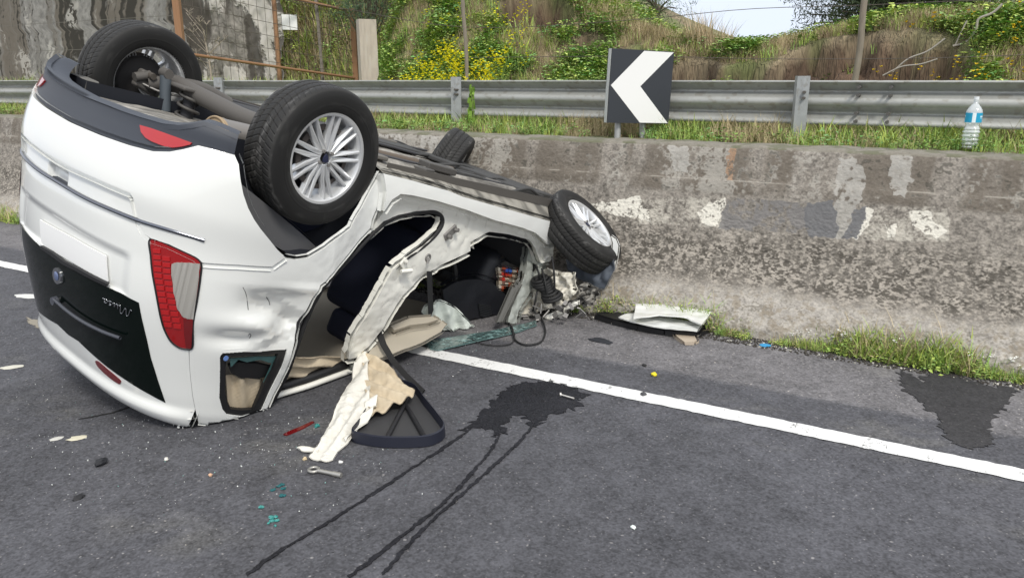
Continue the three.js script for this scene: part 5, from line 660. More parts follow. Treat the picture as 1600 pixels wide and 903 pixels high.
// ---- crushed front corner
{
  const G1 = toCar(onGround(800, 512, 0)), G2 = toCar(onGround(912, 479, 0)), FP = V(2.15, 0.50, -0.76), N = G2.clone().sub(G1).cross(FP.clone().sub(G1)).normalize(); if (N.dot(CAM.clone().sub(FP)) < 0) N.negate(); const galv = mat([0.38, 0.40, 0.37], 0.45, { metalness: 0.3 });
  const S = (nm, L, dz, m, o = {}, lab) => part(nm, sheet(L, o.D ? toCar(road(0.2, 0.25, o.D)) : FP.clone().addScaledVector(N, -dz), o.D ? toCarDir(RN.clone().negate().add(V(0, o.tilt || 0.25, 0))) : N, { cell: 0.014, thick: 0.004, disp: crumple(0.03, 9, 5), ...o }), m, car, lab);
  S('hinge_pillar', [[826, 386], [838, 388], [846, 398], [848, 412], [846, 426], [836, 444], [828, 458], [818, 474], [811, 486], [806, 508], [793, 503], [799, 484], [812, 454], [822, 424], [824, 404]], 0.03, galv, { disp: crumple(0.02, 10, 7), thick: 0.03, holes: [[[833, 411], [840, 409], [842, 418], [838, 428], [833, 424]]] }, 'bare grey front door pillar with an oval hole');
  S('torn_flap', [[836, 382], [852, 378], [862, 386], [866, 398], [862, 408], [847, 411], [842, 400]], -0.01, rawWhite, { disp: crumple(0.05, 16, 3) }); S('torn_flap', [[842, 366], [858, 368], [874, 372], [868, 382], [856, 386], [846, 378]], -0.03, rawWhite, { disp: crumple(0.05, 18, 11) });
  S('inner_wing', [[846, 426], [858, 420], [875, 425], [899, 426], [898, 444], [901, 458], [886, 469], [868, 481], [850, 484], [835, 490], [815, 499], [806, 507], [812, 484], [820, 470], [834, 448]], 0.14, mat([0.66, 0.63, 0.55], 0.45), { D: 4.38, cell: 0.01, disp: (u, v) => crumple(0.11, 8, 9)(u, v) + 0.05 * (fbm(u * 22, v * 22, 2, 3) - 0.5) }, 'crumpled inner wing panel');
  for (let k = 0; k < 3; k++) S('door_tread_strip', [[811 - k * 5, 440 + k * 4], [814.5 - k * 5, 443 + k * 4], [786 - k * 3, 502 + k * 0.5], [782.5 - k * 3, 503 + k * 0.5]], -0.01 - k * 0.004, mat([0.12, 0.118, 0.11], 0.6), { disp: () => 0, thick: 0.012, cell: 0.05 });
  const G = planeFrame(toCar(road(0.2, 0.25, 4.36)), toCarDir(RN.clone().negate().add(V(0, 0.25, 0)))); const at = (x, y, k = 0) => { const [u, v] = G.uv(x, y); return G.at(u, v, k); };
  const rings = []; for (let k = 0; k < 9; k++) { const p = at(846 + k * 2.6, 436 + k * 3.6, 0.03); const t = new THREE.TorusGeometry(0.050 + 0.012 * Math.sin(k), 0.011, 8, 22); t.applyMatrix4(M4(p, new THREE.Quaternion().setFromUnitVectors(V(0, 0, 1), V(0.5, 0.8, -0.35).normalize()))); rings.push(t); } part('door_wiring_gaiter', rings, rubber, car, 'black ribbed wiring gaiter');
  for (const [a, b] of [[[842, 414], [850, 438]], [[852, 420], [862, 470]], [[868, 402], [872, 452]], [[846, 446], [838, 486]]]) part('wiring', tube([at(a[0], a[1], 0.05), at((a[0] + b[0]) / 2 + 5, (a[1] + b[1]) / 2, 0.09), at(b[0], b[1], 0.05)], 0.007, 6, 20), rubber, car);
  S('wing_liner', [[884, 405], [905, 413], [930, 410], [950, 402], [958, 398], [958, 424], [950, 440], [943, 452], [936, 451], [914, 440], [898, 432], [888, 422]], -0.02, mat([0.085, 0.10, 0.125], 0.6), { D: 4.58, tilt: 0.1, disp: crumple(0.04, 6, 13), thick: 0.008 }, 'bent blue grey wheel arch liner'); S('wing_strip', [[955, 369], [962, 374], [966, 384], [964, 400], [960, 419], [953, 417], [957, 396], [958, 380]], -0.02, white, { D: 4.62, tilt: 0.1, disp: () => 0, thick: 0.01 });
  S('wing_edge', [[846, 496], [862, 489], [886, 478], [903, 470], [904, 476], [888, 484], [866, 496], [849, 504]], 0.02, rawWhite, { D: 4.38, disp: crumple(0.03, 14, 6), thick: 0.01 }); S('lower_wreckage', [[800, 505], [820, 497], [846, 490], [880, 476], [906, 462], [912, 470], [890, 486], [850, 506], [815, 518], [798, 518]], 0.10, mat([0.045, 0.043, 0.04], 0.7), { D: 4.42, disp: crumple(0.08, 12, 21), thick: 0.01 });
  S('headlamp_wreck', [[903, 448], [914, 440], [930, 448], [936, 462], [926, 476], [910, 480], [902, 466]], 0.05, mat([0.22, 0.21, 0.19], 0.5), { D: 4.46, disp: crumple(0.09, 18, 31) }); 
  const RR = rng(4); const bits = []; for (let k = 0; k < 26; k++) { const p = at(806 + RR() * 110, 470 + RR() * 36 - (k % 4) * 3, 0.02 + 0.06 * RR()); rest(p, 0.015); bits.push(boxAt(p, 0.02 + 0.05 * RR(), 0.006, 0.015 + 0.03 * RR(), new THREE.Quaternion().setFromEuler(new THREE.Euler(RR() * 6, RR() * 6, RR() * 6)))); } bits.forEach(b => part('torn_metal', b, steel, car));
  const gp = (x, y, h = 0.01) => toCar(onGround(x, y, h)); part('loose_cable', tube([at(790, 500, 0.02), gp(800, 512, 0.03), gp(806, 532), gp(822, 539), gp(842, 536), gp(852, 520), gp(850, 506, 0.02), at(848, 498, 0.02)], 0.006, 6, 70), rubber, car); part('loose_cable', tube([gp(737, 530, 0.02), gp(748, 536), gp(775, 540), gp(798, 537), gp(804, 524, 0.02), at(800, 510, 0.02)], 0.0035, 6, 60), rubber, car);
}

// ================================================================== roadside furniture
{ // guardrail seen from behind: posts in front of the beam
  const g = thing('guardrail', 'galvanised steel guardrail running behind the retaining wall', 'guardrail', road(-3, 1.1, 5.95));
  const O = g.position; const zinc = mat([0.46, 0.47, 0.46], 0.5, { metalness: 0.45, map: tex(512, 256, (i, j) => { const a = fbm(i / 60, j / 12, 4, 3), b = fbm(i / 5, j / 5, 3, 4), c = sstep(0.62, 0.74, fbm(i / 12, j / 8, 3, 8)); const v = 0.78 + 0.22 * a - 0.12 * b; return [lerp(v, 0.55, c * 0.5), lerp(v * 0.99, 0.50, c * 0.5), lerp(v * 0.96, 0.42, c * 0.5)]; }) });
  const prof = [[0.004, 0.306], [0.012, 0.300], [0.010, 0.288], [-0.020, 0.268], [-0.058, 0.243], [-0.064, 0.232], [-0.056, 0.220], [-0.016, 0.193], [-0.002, 0.180], [0.004, 0.160], [0.002, 0.140], [-0.010, 0.124], [-0.052, 0.098], [-0.062, 0.086], [-0.056, 0.074], [-0.012, 0.046], [0.008, 0.028], [0.012, 0.010], [0.004, 0.0]].map(p => [-p[0], p[1]]);
  const beam = (a0, a1, d) => gridGeo(range(a0, a1, 0.25), prof.map((_, i) => i), (a, i) => road(a, 1.215 + prof[i][1] + 0.004 * (fbm(a * 1.3, 2, 2, 7) - 0.5), 5.99 + d + prof[i][0] + 0.01 * (fbm(a * 0.8, i * 0.3, 2, 5) - 0.5)).sub(O), null, (a, i) => [a / 2, i / 18 * 0.35]);
  for (const [a0, a1, d] of [[-0.55, 9, 0.004], [-4.2, -0.35, 0], [-8.1, -4.0, 0.004], [-12.1, -7.9, 0], [-24, -11.9, 0.004]]) part('rail_beam', beam(a0, a1, d), zinc, g);
  const pm = mat([0.42, 0.44, 0.46], 0.5, { metalness: 0.4, map: zinc.map });
  for (const [a, lean] of [[2.0, 0], [-0.98, 0.02], [-3.93, 0], [-7.02, 0], [-10, 0], [-13, 0], [-16, 0]]) { // C-section posts
    const s = new THREE.Shape(); s.moveTo(-0.045, 0); s.lineTo(0.045, 0); s.lineTo(0.045, 0.05); s.lineTo(0.038, 0.05); s.lineTo(0.038, 0.007); s.lineTo(-0.038, 0.007); s.lineTo(-0.038, 0.05); s.lineTo(-0.045, 0.05); s.closePath(); const e = new THREE.ExtrudeGeometry(s, { depth: 0.75, bevelEnabled: false }); e.rotateX(-Math.PI / 2); e.rotateY(0.5); const q = basis(RE, V(0, 1, 0), RE.clone().cross(V(0, 1, 0))); e.rotateX(lean); e.applyMatrix4(M4(road(a, 0.80, 5.90).sub(O), q)); const p = part('post', e, pm, g);
    for (const y of [1.44, 1.40]) part('bolt', bar(road(a + 0.012, y, 5.86).sub(O), road(a + 0.012, y, 5.92).sub(O), 0.011, 0.011, 6), mat([0.10, 0.09, 0.08], 0.7), p);
  }
  for (const a of [-0.62, -0.42]) for (const y of [1.245, 1.30, 1.42, 1.475]) part('bolt', bar(road(a, y, 5.90).sub(O), road(a, y, 6.02).sub(O), 0.011, 0.011, 8), mat([0.09, 0.085, 0.08], 0.7), g);
}
{ // chevron board
  const base = onGround(986, 214, 1.10); const t = V(Math.cos(0.36), 0, -Math.sin(0.36)), n = V(Math.sin(0.36), 0, Math.cos(0.36)); const C = base.clone(); const s = thing('chevron_sign', 'black and white chevron board on two short posts', 'sign', C);
  const w = 0.53, h = 0.535, y0 = 0.105, d = 0.06, tilt = new THREE.Quaternion().setFromAxisAngle(V(0, 0, 1), -0.035); const q = basis(t, V(0, 1, 0), n).multiply(tilt); const P = (x, y, z) => V(x, y, z).applyQuaternion(q);
  const bd = new THREE.BoxGeometry(w, h, d); bd.translate(0.04, y0 + h / 2, 0); bd.applyMatrix4(M4(V(0, 0, 0), q)); part('board', bd, mat([0.030, 0.034, 0.042], 0.45), s, 'black board');
  const sh = new THREE.Shape(); const X = k => 0.04 - w / 2 + w * k, Y = k => y0 + h * k; sh.moveTo(X(0.51), Y(0.99)); sh.lineTo(X(0.99), Y(0.99)); sh.lineTo(X(0.485), Y(0.51)); sh.lineTo(X(0.985), Y(0.01)); sh.lineTo(X(0.52), Y(0.01)); sh.lineTo(X(0.015), Y(0.51)); sh.closePath(); const cg = new THREE.ExtrudeGeometry(sh, { depth: 0.003, bevelEnabled: false }); cg.translate(0, 0, d / 2); cg.applyMatrix4(M4(V(0, 0, 0), q)); part('chevron', cg, mat([0.82, 0.82, 0.81], 0.4), s);
  const fl = []; { const g = new THREE.BoxGeometry(0.004, h * 0.5, d * 0.62); const a = g.clone(); a.rotateX(0.02); a.translate(0.04 - w / 2 - 0.003, y0 + h * 0.75, 0.004); const b = g.clone(); b.translate(0.04 - w / 2 - 0.003, y0 + h * 0.25, -0.002); for (const k of [a, b]) { k.applyMatrix4(M4(V(0, 0, 0), q)); fl.push(k); } } part('side_strip', fl, mat([0.55, 0.57, 0.56], 0.4, { metalness: 0.3 }), s);
  for (const x of [-0.10, 0.115]) part('post', bar(P(x, -0.25, -0.02), P(x, y0 + 0.3, -0.02 - 0.03), 0.024, 0.024, 14), mat([0.42, 0.43, 0.43], 0.5, { metalness: 0.4 }), s);
}
{ // water bottle left on the wall
  const b = onGround(1515, 232, 1.108); const s = thing('water_bottle', 'clear plastic water bottle with blue label standing on the wall', 'bottle', b); const pet = phys([0.93, 0.96, 0.98], 0.10, { transmission: 0.55, thickness: 0, ior: 1.5, specularIntensity: 1, clearcoat: 1 });
  const pr = []; for (let k = 0; k <= 60; k++) { const y = k / 60 * 0.30; let r = 0.046; if (y < 0.008) r = 0.037 + y; else if (y < 0.12) r = 0.045 + 0.0045 * Math.sin(y * 260); else if (y < 0.16) r = 0.046 - 0.010 * Math.sin((y - 0.12) / 0.04 * Math.PI); else if (y < 0.222) r = 0.046; else if (y < 0.275) r = 0.046 - 0.033 * Math.pow((y - 0.222) / 0.053, 1.6); else r = 0.0135; pr.push(new THREE.Vector2(r, y)); } const L = new THREE.LatheGeometry(pr, 40); { const p = L.attributes.position; for (let i = 0; i < p.count; i++) { const y = p.getY(i); if (y < 0.14) { const k = 1 + 0.05 * Math.sin(Math.atan2(p.getZ(i), p.getX(i)) * 3 + y * 40); p.setX(i, p.getX(i) * k); p.setZ(i, p.getZ(i) * k); } } L.computeVertexNormals(); } part('body', L, pet, s);
  const lab = new THREE.CylinderGeometry(0.0468, 0.0468, 0.058, 40, 1, true); lab.translate(0, 0.190, 0); const cv = document.createElement('canvas'); cv.width = 512; cv.height = 128; const x = cv.getContext('2d'); x.fillStyle = '#1f9bc4'; x.fillRect(0, 0, 512, 128); x.fillStyle = '#e6f2f6'; for (const k of [10, 266]) { x.fillRect(k + 16, 40, 90, 14); x.fillRect(k + 16, 66, 60, 6); x.fillRect(k + 190, 0, 36, 128); } const ct = new THREE.CanvasTexture(cv); ct.colorSpace = THREE.SRGBColorSpace; part('label', lab, mat([1, 1, 1], 0.35, { map: ct }), s, 'blue paper label');
  const cap = new THREE.CylinderGeometry(0.015, 0.015, 0.018, 20); cap.translate(0, 0.306, 0); part('cap', cap, mat([0.75, 0.78, 0.80], 0.4), s);
}
{ // wire fence poles on the bank
  const wood = mat([0.24, 0.21, 0.175], 0.9, { map: tex(64, 256, (i, j) => { const v = 0.7 + 0.5 * fbm(i / 4, j / 40, 4, 3); return [v, v * 0.98, v * 0.93]; }) });
  const pole = (b, t, r, lab) => { const a = onD(b[0], b[1], 6.75), c = onD(t[0], t[1], 6.75); const d = c.clone().sub(a); return single('fence_pole', tube([a.clone().addScaledVector(d, -0.5), a.clone().addScaledVector(d, 0.4).add(V(0.012, 0, 0)), a.clone().addScaledVector(d, 0.9).add(V(-0.006, 0, 0)), a.clone().addScaledVector(d, 1.5)], r, 8, 24), wood, lab, 'pole', 'wooden poles of the wire fence'); };
  pole([728, 125], [724, 0], 0.019, 'thin upright wooden fence pole among the yellow flowers'); pole([1335, 125], [1353, 0], 0.026, 'leaning grey wooden fence pole before the bare earth scarp');
  const wire = mat([0.12, 0.10, 0.085], 0.7, { metalness: 0.5 }); const w = (pts, lab) => single('fence_wire', tube(pts.map(p => onD(p[0], p[1], 6.76)), 0.0028, 5, 40), wire, lab, 'wire', 'strands of the wire fence');
  w([[300, -25], [530, 12], [724, 42], [1000, 30], [1170, 14], [1352, 8], [1480, 2], [1640, -2]], 'thin wire strand strung high between the fence poles'); w([[724, 90], [1000, 88], [1200, 92], [1338, 92], [1480, 90], [1640, 84]], 'thin wire strand strung low between the fence poles');
}
{ // rusty gate frame with netting, standing open
  const Pd = (u, v, k) => { const t = (u - 288) / (556 - 288); return atDepth(u, v, 9.1 + 2.5 * t); }; const at = (t, y) => { const u = 288 + 268 * t; const p = Pd(u, 125, 0); return V(p.x, y, p.z); };
  const g = thing('wire_gate', 'rusty steel gate frame with wire netting beside the ruined wall', 'gate', at(0, 1.1)); const O = g.position; const rust = mat([0.30, 0.165, 0.09], 0.9, { map: tex(128, 256, (i, j) => { const a = fbm(i / 12, j / 20, 4, 3), k = sstep(0.52, 0.66, fbm(i / 20, j / 50, 3, 9)); return [lerp(0.75 + 0.5 * a, 1.5, k), lerp(0.7 + 0.6 * a, 2.2, k), lerp(0.65 + 0.6 * a, 3.0, k)]; }) });
  const bx = (t, y0, y1, w) => { const b = new THREE.BoxGeometry(w, y1 - y0, w); const p = at(t, (y0 + y1) / 2).sub(O); b.translate(p.x, p.y, p.z); return b; };
  part('gate_post', bx(0.0, 0.9, 3.6, 0.075), rust, g); part('gate_post', bx(0.555, 0.9, 2.75, 0.05), rust, g); part('gate_post', bx(1.0, 0.9, 2.55, 0.075), rust, g);
  const rail = (t0, y0, t1, y1) => bar(at(t0, y0).sub(O), at(t1, y1).sub(O), 0.020, 0.020, 6); part('gate_rail', rail(0.0, 1.83, 1, 1.55), rust, g); part('gate_rail', rail(0.0, 2.72, 1, 2.50), rust, g);
  const net = []; for (let k = 1; k < 7; k++) net.push(bar(at(0, 1.70 + k * 0.17).sub(O), at(1, 1.46 + k * 0.16).sub(O), 0.0035, 0.0035, 4)); for (let k = 1; k < 22; k++) net.push(bar(at(k / 22, 1.3).sub(O), at(k / 22, 2.7 - 0.2 * k / 22).sub(O), 0.003, 0.003, 4)); const nm = part('wire_netting', net, mat([0.10, 0.085, 0.07], 0.8), g); nm.userData.kind = 'stuff';
  const wp = single('wooden_stake', tube([at(0.80, 0.9), at(0.805, 1.6), at(0.80, 2.2), at(0.79, 2.9)], 0.024, 8, 20), mat([0.20, 0.175, 0.15], 0.9), 'weathered stake standing inside the rusty gate', 'stake');
  const cp = atDepth(574, 125, 8.4), cg = new THREE.BoxGeometry(0.16, 1.5, 0.14, 4, 16, 4); { const p = cg.attributes.position; for (let i = 0; i < p.count; i++) { const y = p.getY(i); const k = 0.02 * (fbm(p.getX(i) * 9 + y * 3, p.getZ(i) * 9 + y * 4, 3, 4) - 0.5); p.setX(i, p.getX(i) * (1 + k * 3) + (y > 0.15 && p.getX(i) > 0.05 ? 0.03 : 0)); p.setZ(i, p.getZ(i) + k); } cg.computeVertexNormals(); } cg.rotateY(0.4); cg.translate(cp.x, 1.40, cp.z); single('concrete_post', cg, mat([0.46, 0.42, 0.37], 0.95, { map: tex(128, 256, (i, j) => { const v = 0.75 + 0.4 * fbm(i / 16, j / 20, 4, 3); return [v, v * 0.97, v * 0.92]; }) }), 'pale broken concrete post beside the yellow flowers', 'post');
  const pl = Pd(453, 35, 0); const pg2 = new THREE.BoxGeometry(0.21, 0.20, 0.01); pg2.rotateY(0.45); pg2.translate(pl.x, pl.y, pl.z + 0.05); single('white_plate', pg2, mat([0.85, 0.85, 0.84], 0.5), 'blank white plate hung on the rusty gate', 'plate');
  // dead umbel plant
  const db = Pd(332, 125, 0); const st = [tube([V(db.x, 1.0, db.z + 0.1), V(db.x + 0.02, 1.6, db.z + 0.1), V(db.x - 0.02, 2.1, db.z + 0.1)], 0.011, 6, 16)]; const R = rng(3); for (let k = 0; k < 16; k++) { const a = R() * 6.28, y = 1.5 + 0.6 * R(), l = 0.12 + 0.2 * R(); const p0 = V(db.x, y, db.z + 0.1), p1 = p0.clone().add(V(Math.cos(a) * l, 0.12 + 0.15 * R(), Math.sin(a) * l)); st.push(bar(p0, p1, 0.004, 0.003, 4)); for (let m = 0; m < 6; m++) st.push(bar(p1, p1.clone().add(V((R() - 0.5) * 0.13, 0.05, (R() - 0.5) * 0.13)), 0.0028, 0.002, 4)); } single('dead_umbel', st, mat([0.36, 0.31, 0.25], 0.95), 'dry branched dead plant standing behind the gate netting', 'plant');
}
{ // ruined concrete wall
  const D0 = 9.6, A0 = -32, A1 = -12.4, Y1 = 6.0; const W = 1024, Hh = 1024, LEN = 10, HT = 5;
  const map = tex(W, Hh, (i, j) => { const a = i / W * LEN, y = j / Hh * HT; const f1 = fbm(a * 16, y * 16, 4, 3), jit = 0.02 * (hash2(Math.floor(a * 60), Math.floor(y * 9), 3) - 0.5), st = fbm((a + jit) * 2.6, y * 0.012, 4, 11), st2 = fbm((a + jit) * 8, y * 0.03, 3, 12), bd = Math.abs(((y * 1.9) % 1) - 0.5); let v = 0.25 + 0.22 * (f1 - 0.5) + 0.08 * (fbm(a * 2, y * 2, 3, 4) - 0.5), r = v * 1.0, g = v * 0.965, b = v * 0.90; const bl = (R, G, B, t) => { r = lerp(r, R, t); g = lerp(g, G, t); b = lerp(b, B, t); }; bl(0.13, 0.11, 0.085, sstep(0.44, 0.56, st + 0.1 * (f1 - 0.5)) * 0.8); bl(0.030, 0.027, 0.021, sstep(0.51, 0.59, st * 0.6 + st2 * 0.4 + 0.14 * (f1 - 0.5)) * 0.95); bl(0.46, 0.44, 0.40, sstep(0.60, 0.72, fbm(a * 2.2 + 30, y * 1.1, 4, 15)) * sstep(0.4, 0.55, f1) * 0.8); if (bd > 0.485) bl(0.16, 0.15, 0.13, 0.6); return [r, g, b]; });
  const w = thing('ruined_wall', 'tall stained concrete wall of a ruin behind the guardrail', 'wall', road(A1, 1.0, D0)); const O = w.position;
  const top = a => 6.0, rough = (a, y) => 0.012 * (fbm(a * 1.2, y * 1.2, 3, 3) - 0.5) + 0.006 * (fbm(a * 8, y * 8, 3, 4) - 0.5);
  const edge = y => A1 + 0.35 * (fbm(y * 2.2, 1, 3, 8) - 0.5) + 0.25 * (fbm(y * 7, 2, 2, 9) - 0.5); part('wall_slab', [gridGeo(range(0, 1, 0.006), range(0.7, 6, 0.06), (t, y) => road(lerp(A0, edge(y), t), y, D0 + rough(lerp(A0, A1, t), y)).sub(O), null, (t, y) => [lerp(A0, A1, t) / LEN, y / HT]), gridGeo(range(0, 0.5, 0.1), range(0.7, 6, 0.06), (k, y) => road(edge(y), y, D0 + k).sub(O), null, (k, y) => [k / LEN, y / HT])], mat([1, 1, 1], 0.95, { map, bumpMap: map, bumpScale: 0.03 }), w);
  // broken lower wall with fallen plaster continuing to the gate
  const B0 = -12.5, B1 = -9.95; const topY = a => 3.7 - 0.5 * sstep(-11.6, -10, a) + 0.5 * (fbm(a * 2.6, 1, 3, 5) - 0.5) + 0.2 * (fbm(a * 9, 2, 2, 6) - 0.5);
  const map2 = tex(512, 512, (i, j) => { const a = i / 512 * 2.6, y = j / 512 * 3.2; const f1 = fbm(a * 18, y * 18, 4, 3), pl = fbm(a * 2.6 + 0.2 * f1, y * 1.7, 4, 21), dk = fbm(a * 2.4 + 9, y * 0.6, 3, 22), ln = Math.abs(((y * 3.4 + 0.12 * (f1 - 0.5)) % 1) - 0.5); let r = 0.23 + 0.22 * (f1 - 0.5), g = r * 0.92, b = r * 0.80; const bl = (R, G, B, t) => { r = lerp(r, R, t); g = lerp(g, G, t); b = lerp(b, B, t); }; if (ln > 0.45) bl(0.10, 0.088, 0.07, 0.5); bl(0.52, 0.49, 0.44, sstep(0.52, 0.58, pl + 0.08 * (f1 - 0.5)) * 0.9); bl(0.055, 0.047, 0.037, sstep(0.52, 0.62, dk + 0.15 * (f1 - 0.5)) * 0.9); return [r, g, b]; });
  part('broken_wall', [gridGeo(range(B0, B1, 0.04), range(0, 1, 0.02), (a, t) => { const y = lerp(0.8, topY(a), t); return road(a + (a > B1 - 0.05 ? 0.3 * (fbm(y * 3, 4, 3, 3) - 0.5) : 0), y, D0 + 0.16 + 0.16 * (fbm(a * 2.5, y * 2.5, 4, 31) - 0.5) + 0.05 * (fbm(a * 12, y * 12, 2, 32) - 0.5)).sub(O); }, null, (a, t) => [(a - B0) / 2.6, t]), gridGeo(range(B0, B1, 0.1), [0, 0.2, 0.4], (a, k) => road(a, topY(a) - 0.03, D0 + 0.16 + k).sub(O), null, (a, k) => [a / 2.6, k])], mat([1, 1, 1], 0.95, { map: map2, bumpMap: map2, bumpScale: 0.06 }), w, 'crumbling section with patches of white plaster');
}
// ================================================================== shrubs and single plants
function crownGeo(c, r, n, size, seed, o = {}) { // leaf sprays spread through clumps of an uneven crown
  const R = rng(seed), pos = [], nor = [], idx = []; let k = 0; const cl = []; const nc = o.clumps || 40; for (let i = 0; i < nc; i++) { const d = V(R() - 0.5, (R() - 0.5) * 0.9, R() - 0.5).normalize().multiplyScalar(Math.pow(R(), 0.45)); cl.push([V(c.x + d.x * r.x, c.y + d.y * r.y, c.z + d.z * r.z), 0.16 + 0.16 * R()]); }
  for (let i = 0; i < n; i++) { const [q, s] = cl[Math.floor(R() * nc)]; const d = V(R() - 0.5, R() - 0.5, R() - 0.5).normalize().multiplyScalar(s * Math.cbrt(R()) * (o.spread || 1.6)); const p = q.clone().add(d); const f = V(R() - 0.5, R() - 0.3, R() - 0.5).normalize(), w = V(R() - 0.5, R() - 0.5, R() - 0.5).cross(f).normalize(); const L = size * (0.6 + 0.8 * R()), ww = L * (o.thin || 0.35); const v = [p, p.clone().addScaledVector(f, L * 0.5).addScaledVector(w, ww / 2), p.clone().addScaledVector(f, L), p.clone().addScaledVector(f, L * 0.5).addScaledVector(w, -ww / 2)]; for (const x of v) pos.push(x.x, x.y, x.z); idx.push(k, k + 1, k + 2, k, k + 2, k + 3); k += 4; }
  const g = new THREE.BufferGeometry(); g.setAttribute('position', new THREE.Float32BufferAttribute(pos, 3)); g.setIndex(idx); g.computeVertexNormals(); return [g, cl];
}
{
  const bush = (name, px, dist, r, n, size, col, lab, o) => { const p = atDepth(px[0], px[1], dist); const by = bankY(...(() => { const t = toRoad(p); return [t[0], t[2]]; })()); const t = thing(name, lab, 'shrub', V(p.x, by, p.z)); const c = p.clone().sub(t.position); const [g, cl] = crownGeo(c, r, n, size, o.seed, o); part('crown', g, mat(col, 0.85), t); const br = [bar(V(0, -0.1, 0), V(c.x * 0.6, c.y * 0.7, 0), 0.05, 0.025, 7)]; for (const [q] of cl) { const m = V(c.x * 0.4, c.y * 0.45, c.z * 0.4); br.push(tube([m, m.clone().lerp(q, 0.5).add(V(0, 0.05, 0)), q], 0.009, 4, 5)); } part('branches', br, mat([0.10, 0.08, 0.06], 0.9), t); return t; };
  bush('juniper_bush', [1445, -14], 11.0, V(2.05, 0.74, 0.9), 46000, 0.065, [0.040, 0.060, 0.024], 'large dark evergreen bush on the crest above the earth scarp', { seed: 5, clumps: 190, thin: 0.22, spread: 1.15 });
  bush('broom_shrub', [572, 2], 11.0, V(0.42, 0.34, 0.35), 4200, 0.07, [0.075, 0.13, 0.065], 'feathery green shrub behind the broken concrete post', { seed: 9, clumps: 26, thin: 0.10 });
  bush('broom_shrub', [1030, 0], 10.6, V(0.35, 0.20, 0.3), 2000, 0.06, [0.085, 0.135, 0.05], 'small green shrub beside the pale dry grass tuft', { seed: 12, clumps: 16, thin: 0.14 });
  const tt = (px, D, h, n, w, lab, c, seed) => { const p = onD(px[0], px[1], D); const t = toRoad(p); const g = bladeTuft(n, h, w, 0.14, seed, 0.5); g.translate(p.x, bankY(t[0], t[2]) - 0.02, p.z); single('dry_grass_tuft', g, mat(c, 0.95), lab, 'grass tuft', 'dry tufts on the crest'); };
  tt([1096, 32], 8.25, 0.55, 160, 0.009, 'tall pale dry grass tuft standing against the sky', [0.48, 0.38, 0.24], 31); tt([1128, 38], 8.3, 0.42, 120, 0.009, 'shorter dry grass tuft right beside the tall pale one', [0.46, 0.37, 0.24], 32); tt([890, 8], 9.2, 0.40, 140, 0.008, 'greyish dry grass tuft high on the bank', [0.34, 0.29, 0.21], 33);
  const stick = (pts, D, r, lab) => single('dead_branch', tube(pts.map(p => onD(p[0], p[1], D)), r, 6, 30), mat([0.34, 0.31, 0.27], 0.9), lab, 'branch', 'bare branches on the bank');
  stick([[1490, 72], [1510, 66], [1526, 46], [1530, 30], [1552, 20], [1568, 6]], 7.6, 0.010, 'thick pale dead branch forking over the bank'); stick([[1494, 70], [1502, 52], [1512, 32]], 7.6, 0.006, 'short bare twig rising beside the pale dead branch'); stick([[1396, 112], [1420, 92], [1450, 80], [1478, 60]], 7.3, 0.007, 'grey fallen branch lying right of the earth scarp'); stick([[1380, 118], [1410, 104], [1440, 100], [1466, 92]], 7.25, 0.006, 'low grey fallen branch just behind the guardrail');
  { const p = onD(738, 195, 5.84); const pos = []; const R = rng(8); const leaves = []; for (let k = 0; k < 40; k++) { const y = -0.02 + 0.33 * k / 40; const l = new THREE.PlaneGeometry(0.03, 0.045); l.translate(0, 0.02, 0); l.rotateX(-0.7 + R()); l.rotateY(R() * 6.28); l.translate(p.x + (R() - 0.5) * 0.06, p.y + y, p.z + (R() - 0.5) * 0.05); leaves.push(l); } const v = thing('climbing_weed', 'bright green weed climbing up beside a guardrail post', 'weed', V(p.x, p.y - 0.02, p.z)); leaves.forEach(l => l.translate(-v.position.x, -v.position.y, -v.position.z)); part('leaves', leaves, mat([0.20, 0.34, 0.05], 0.8), v); part('stem', tube([V(0, -0.1, 0), V(0.01, 0.12, 0.01), V(-0.01, 0.33, 0)], 0.006, 5, 16), mat([0.14, 0.20, 0.05], 0.8), v); }
}
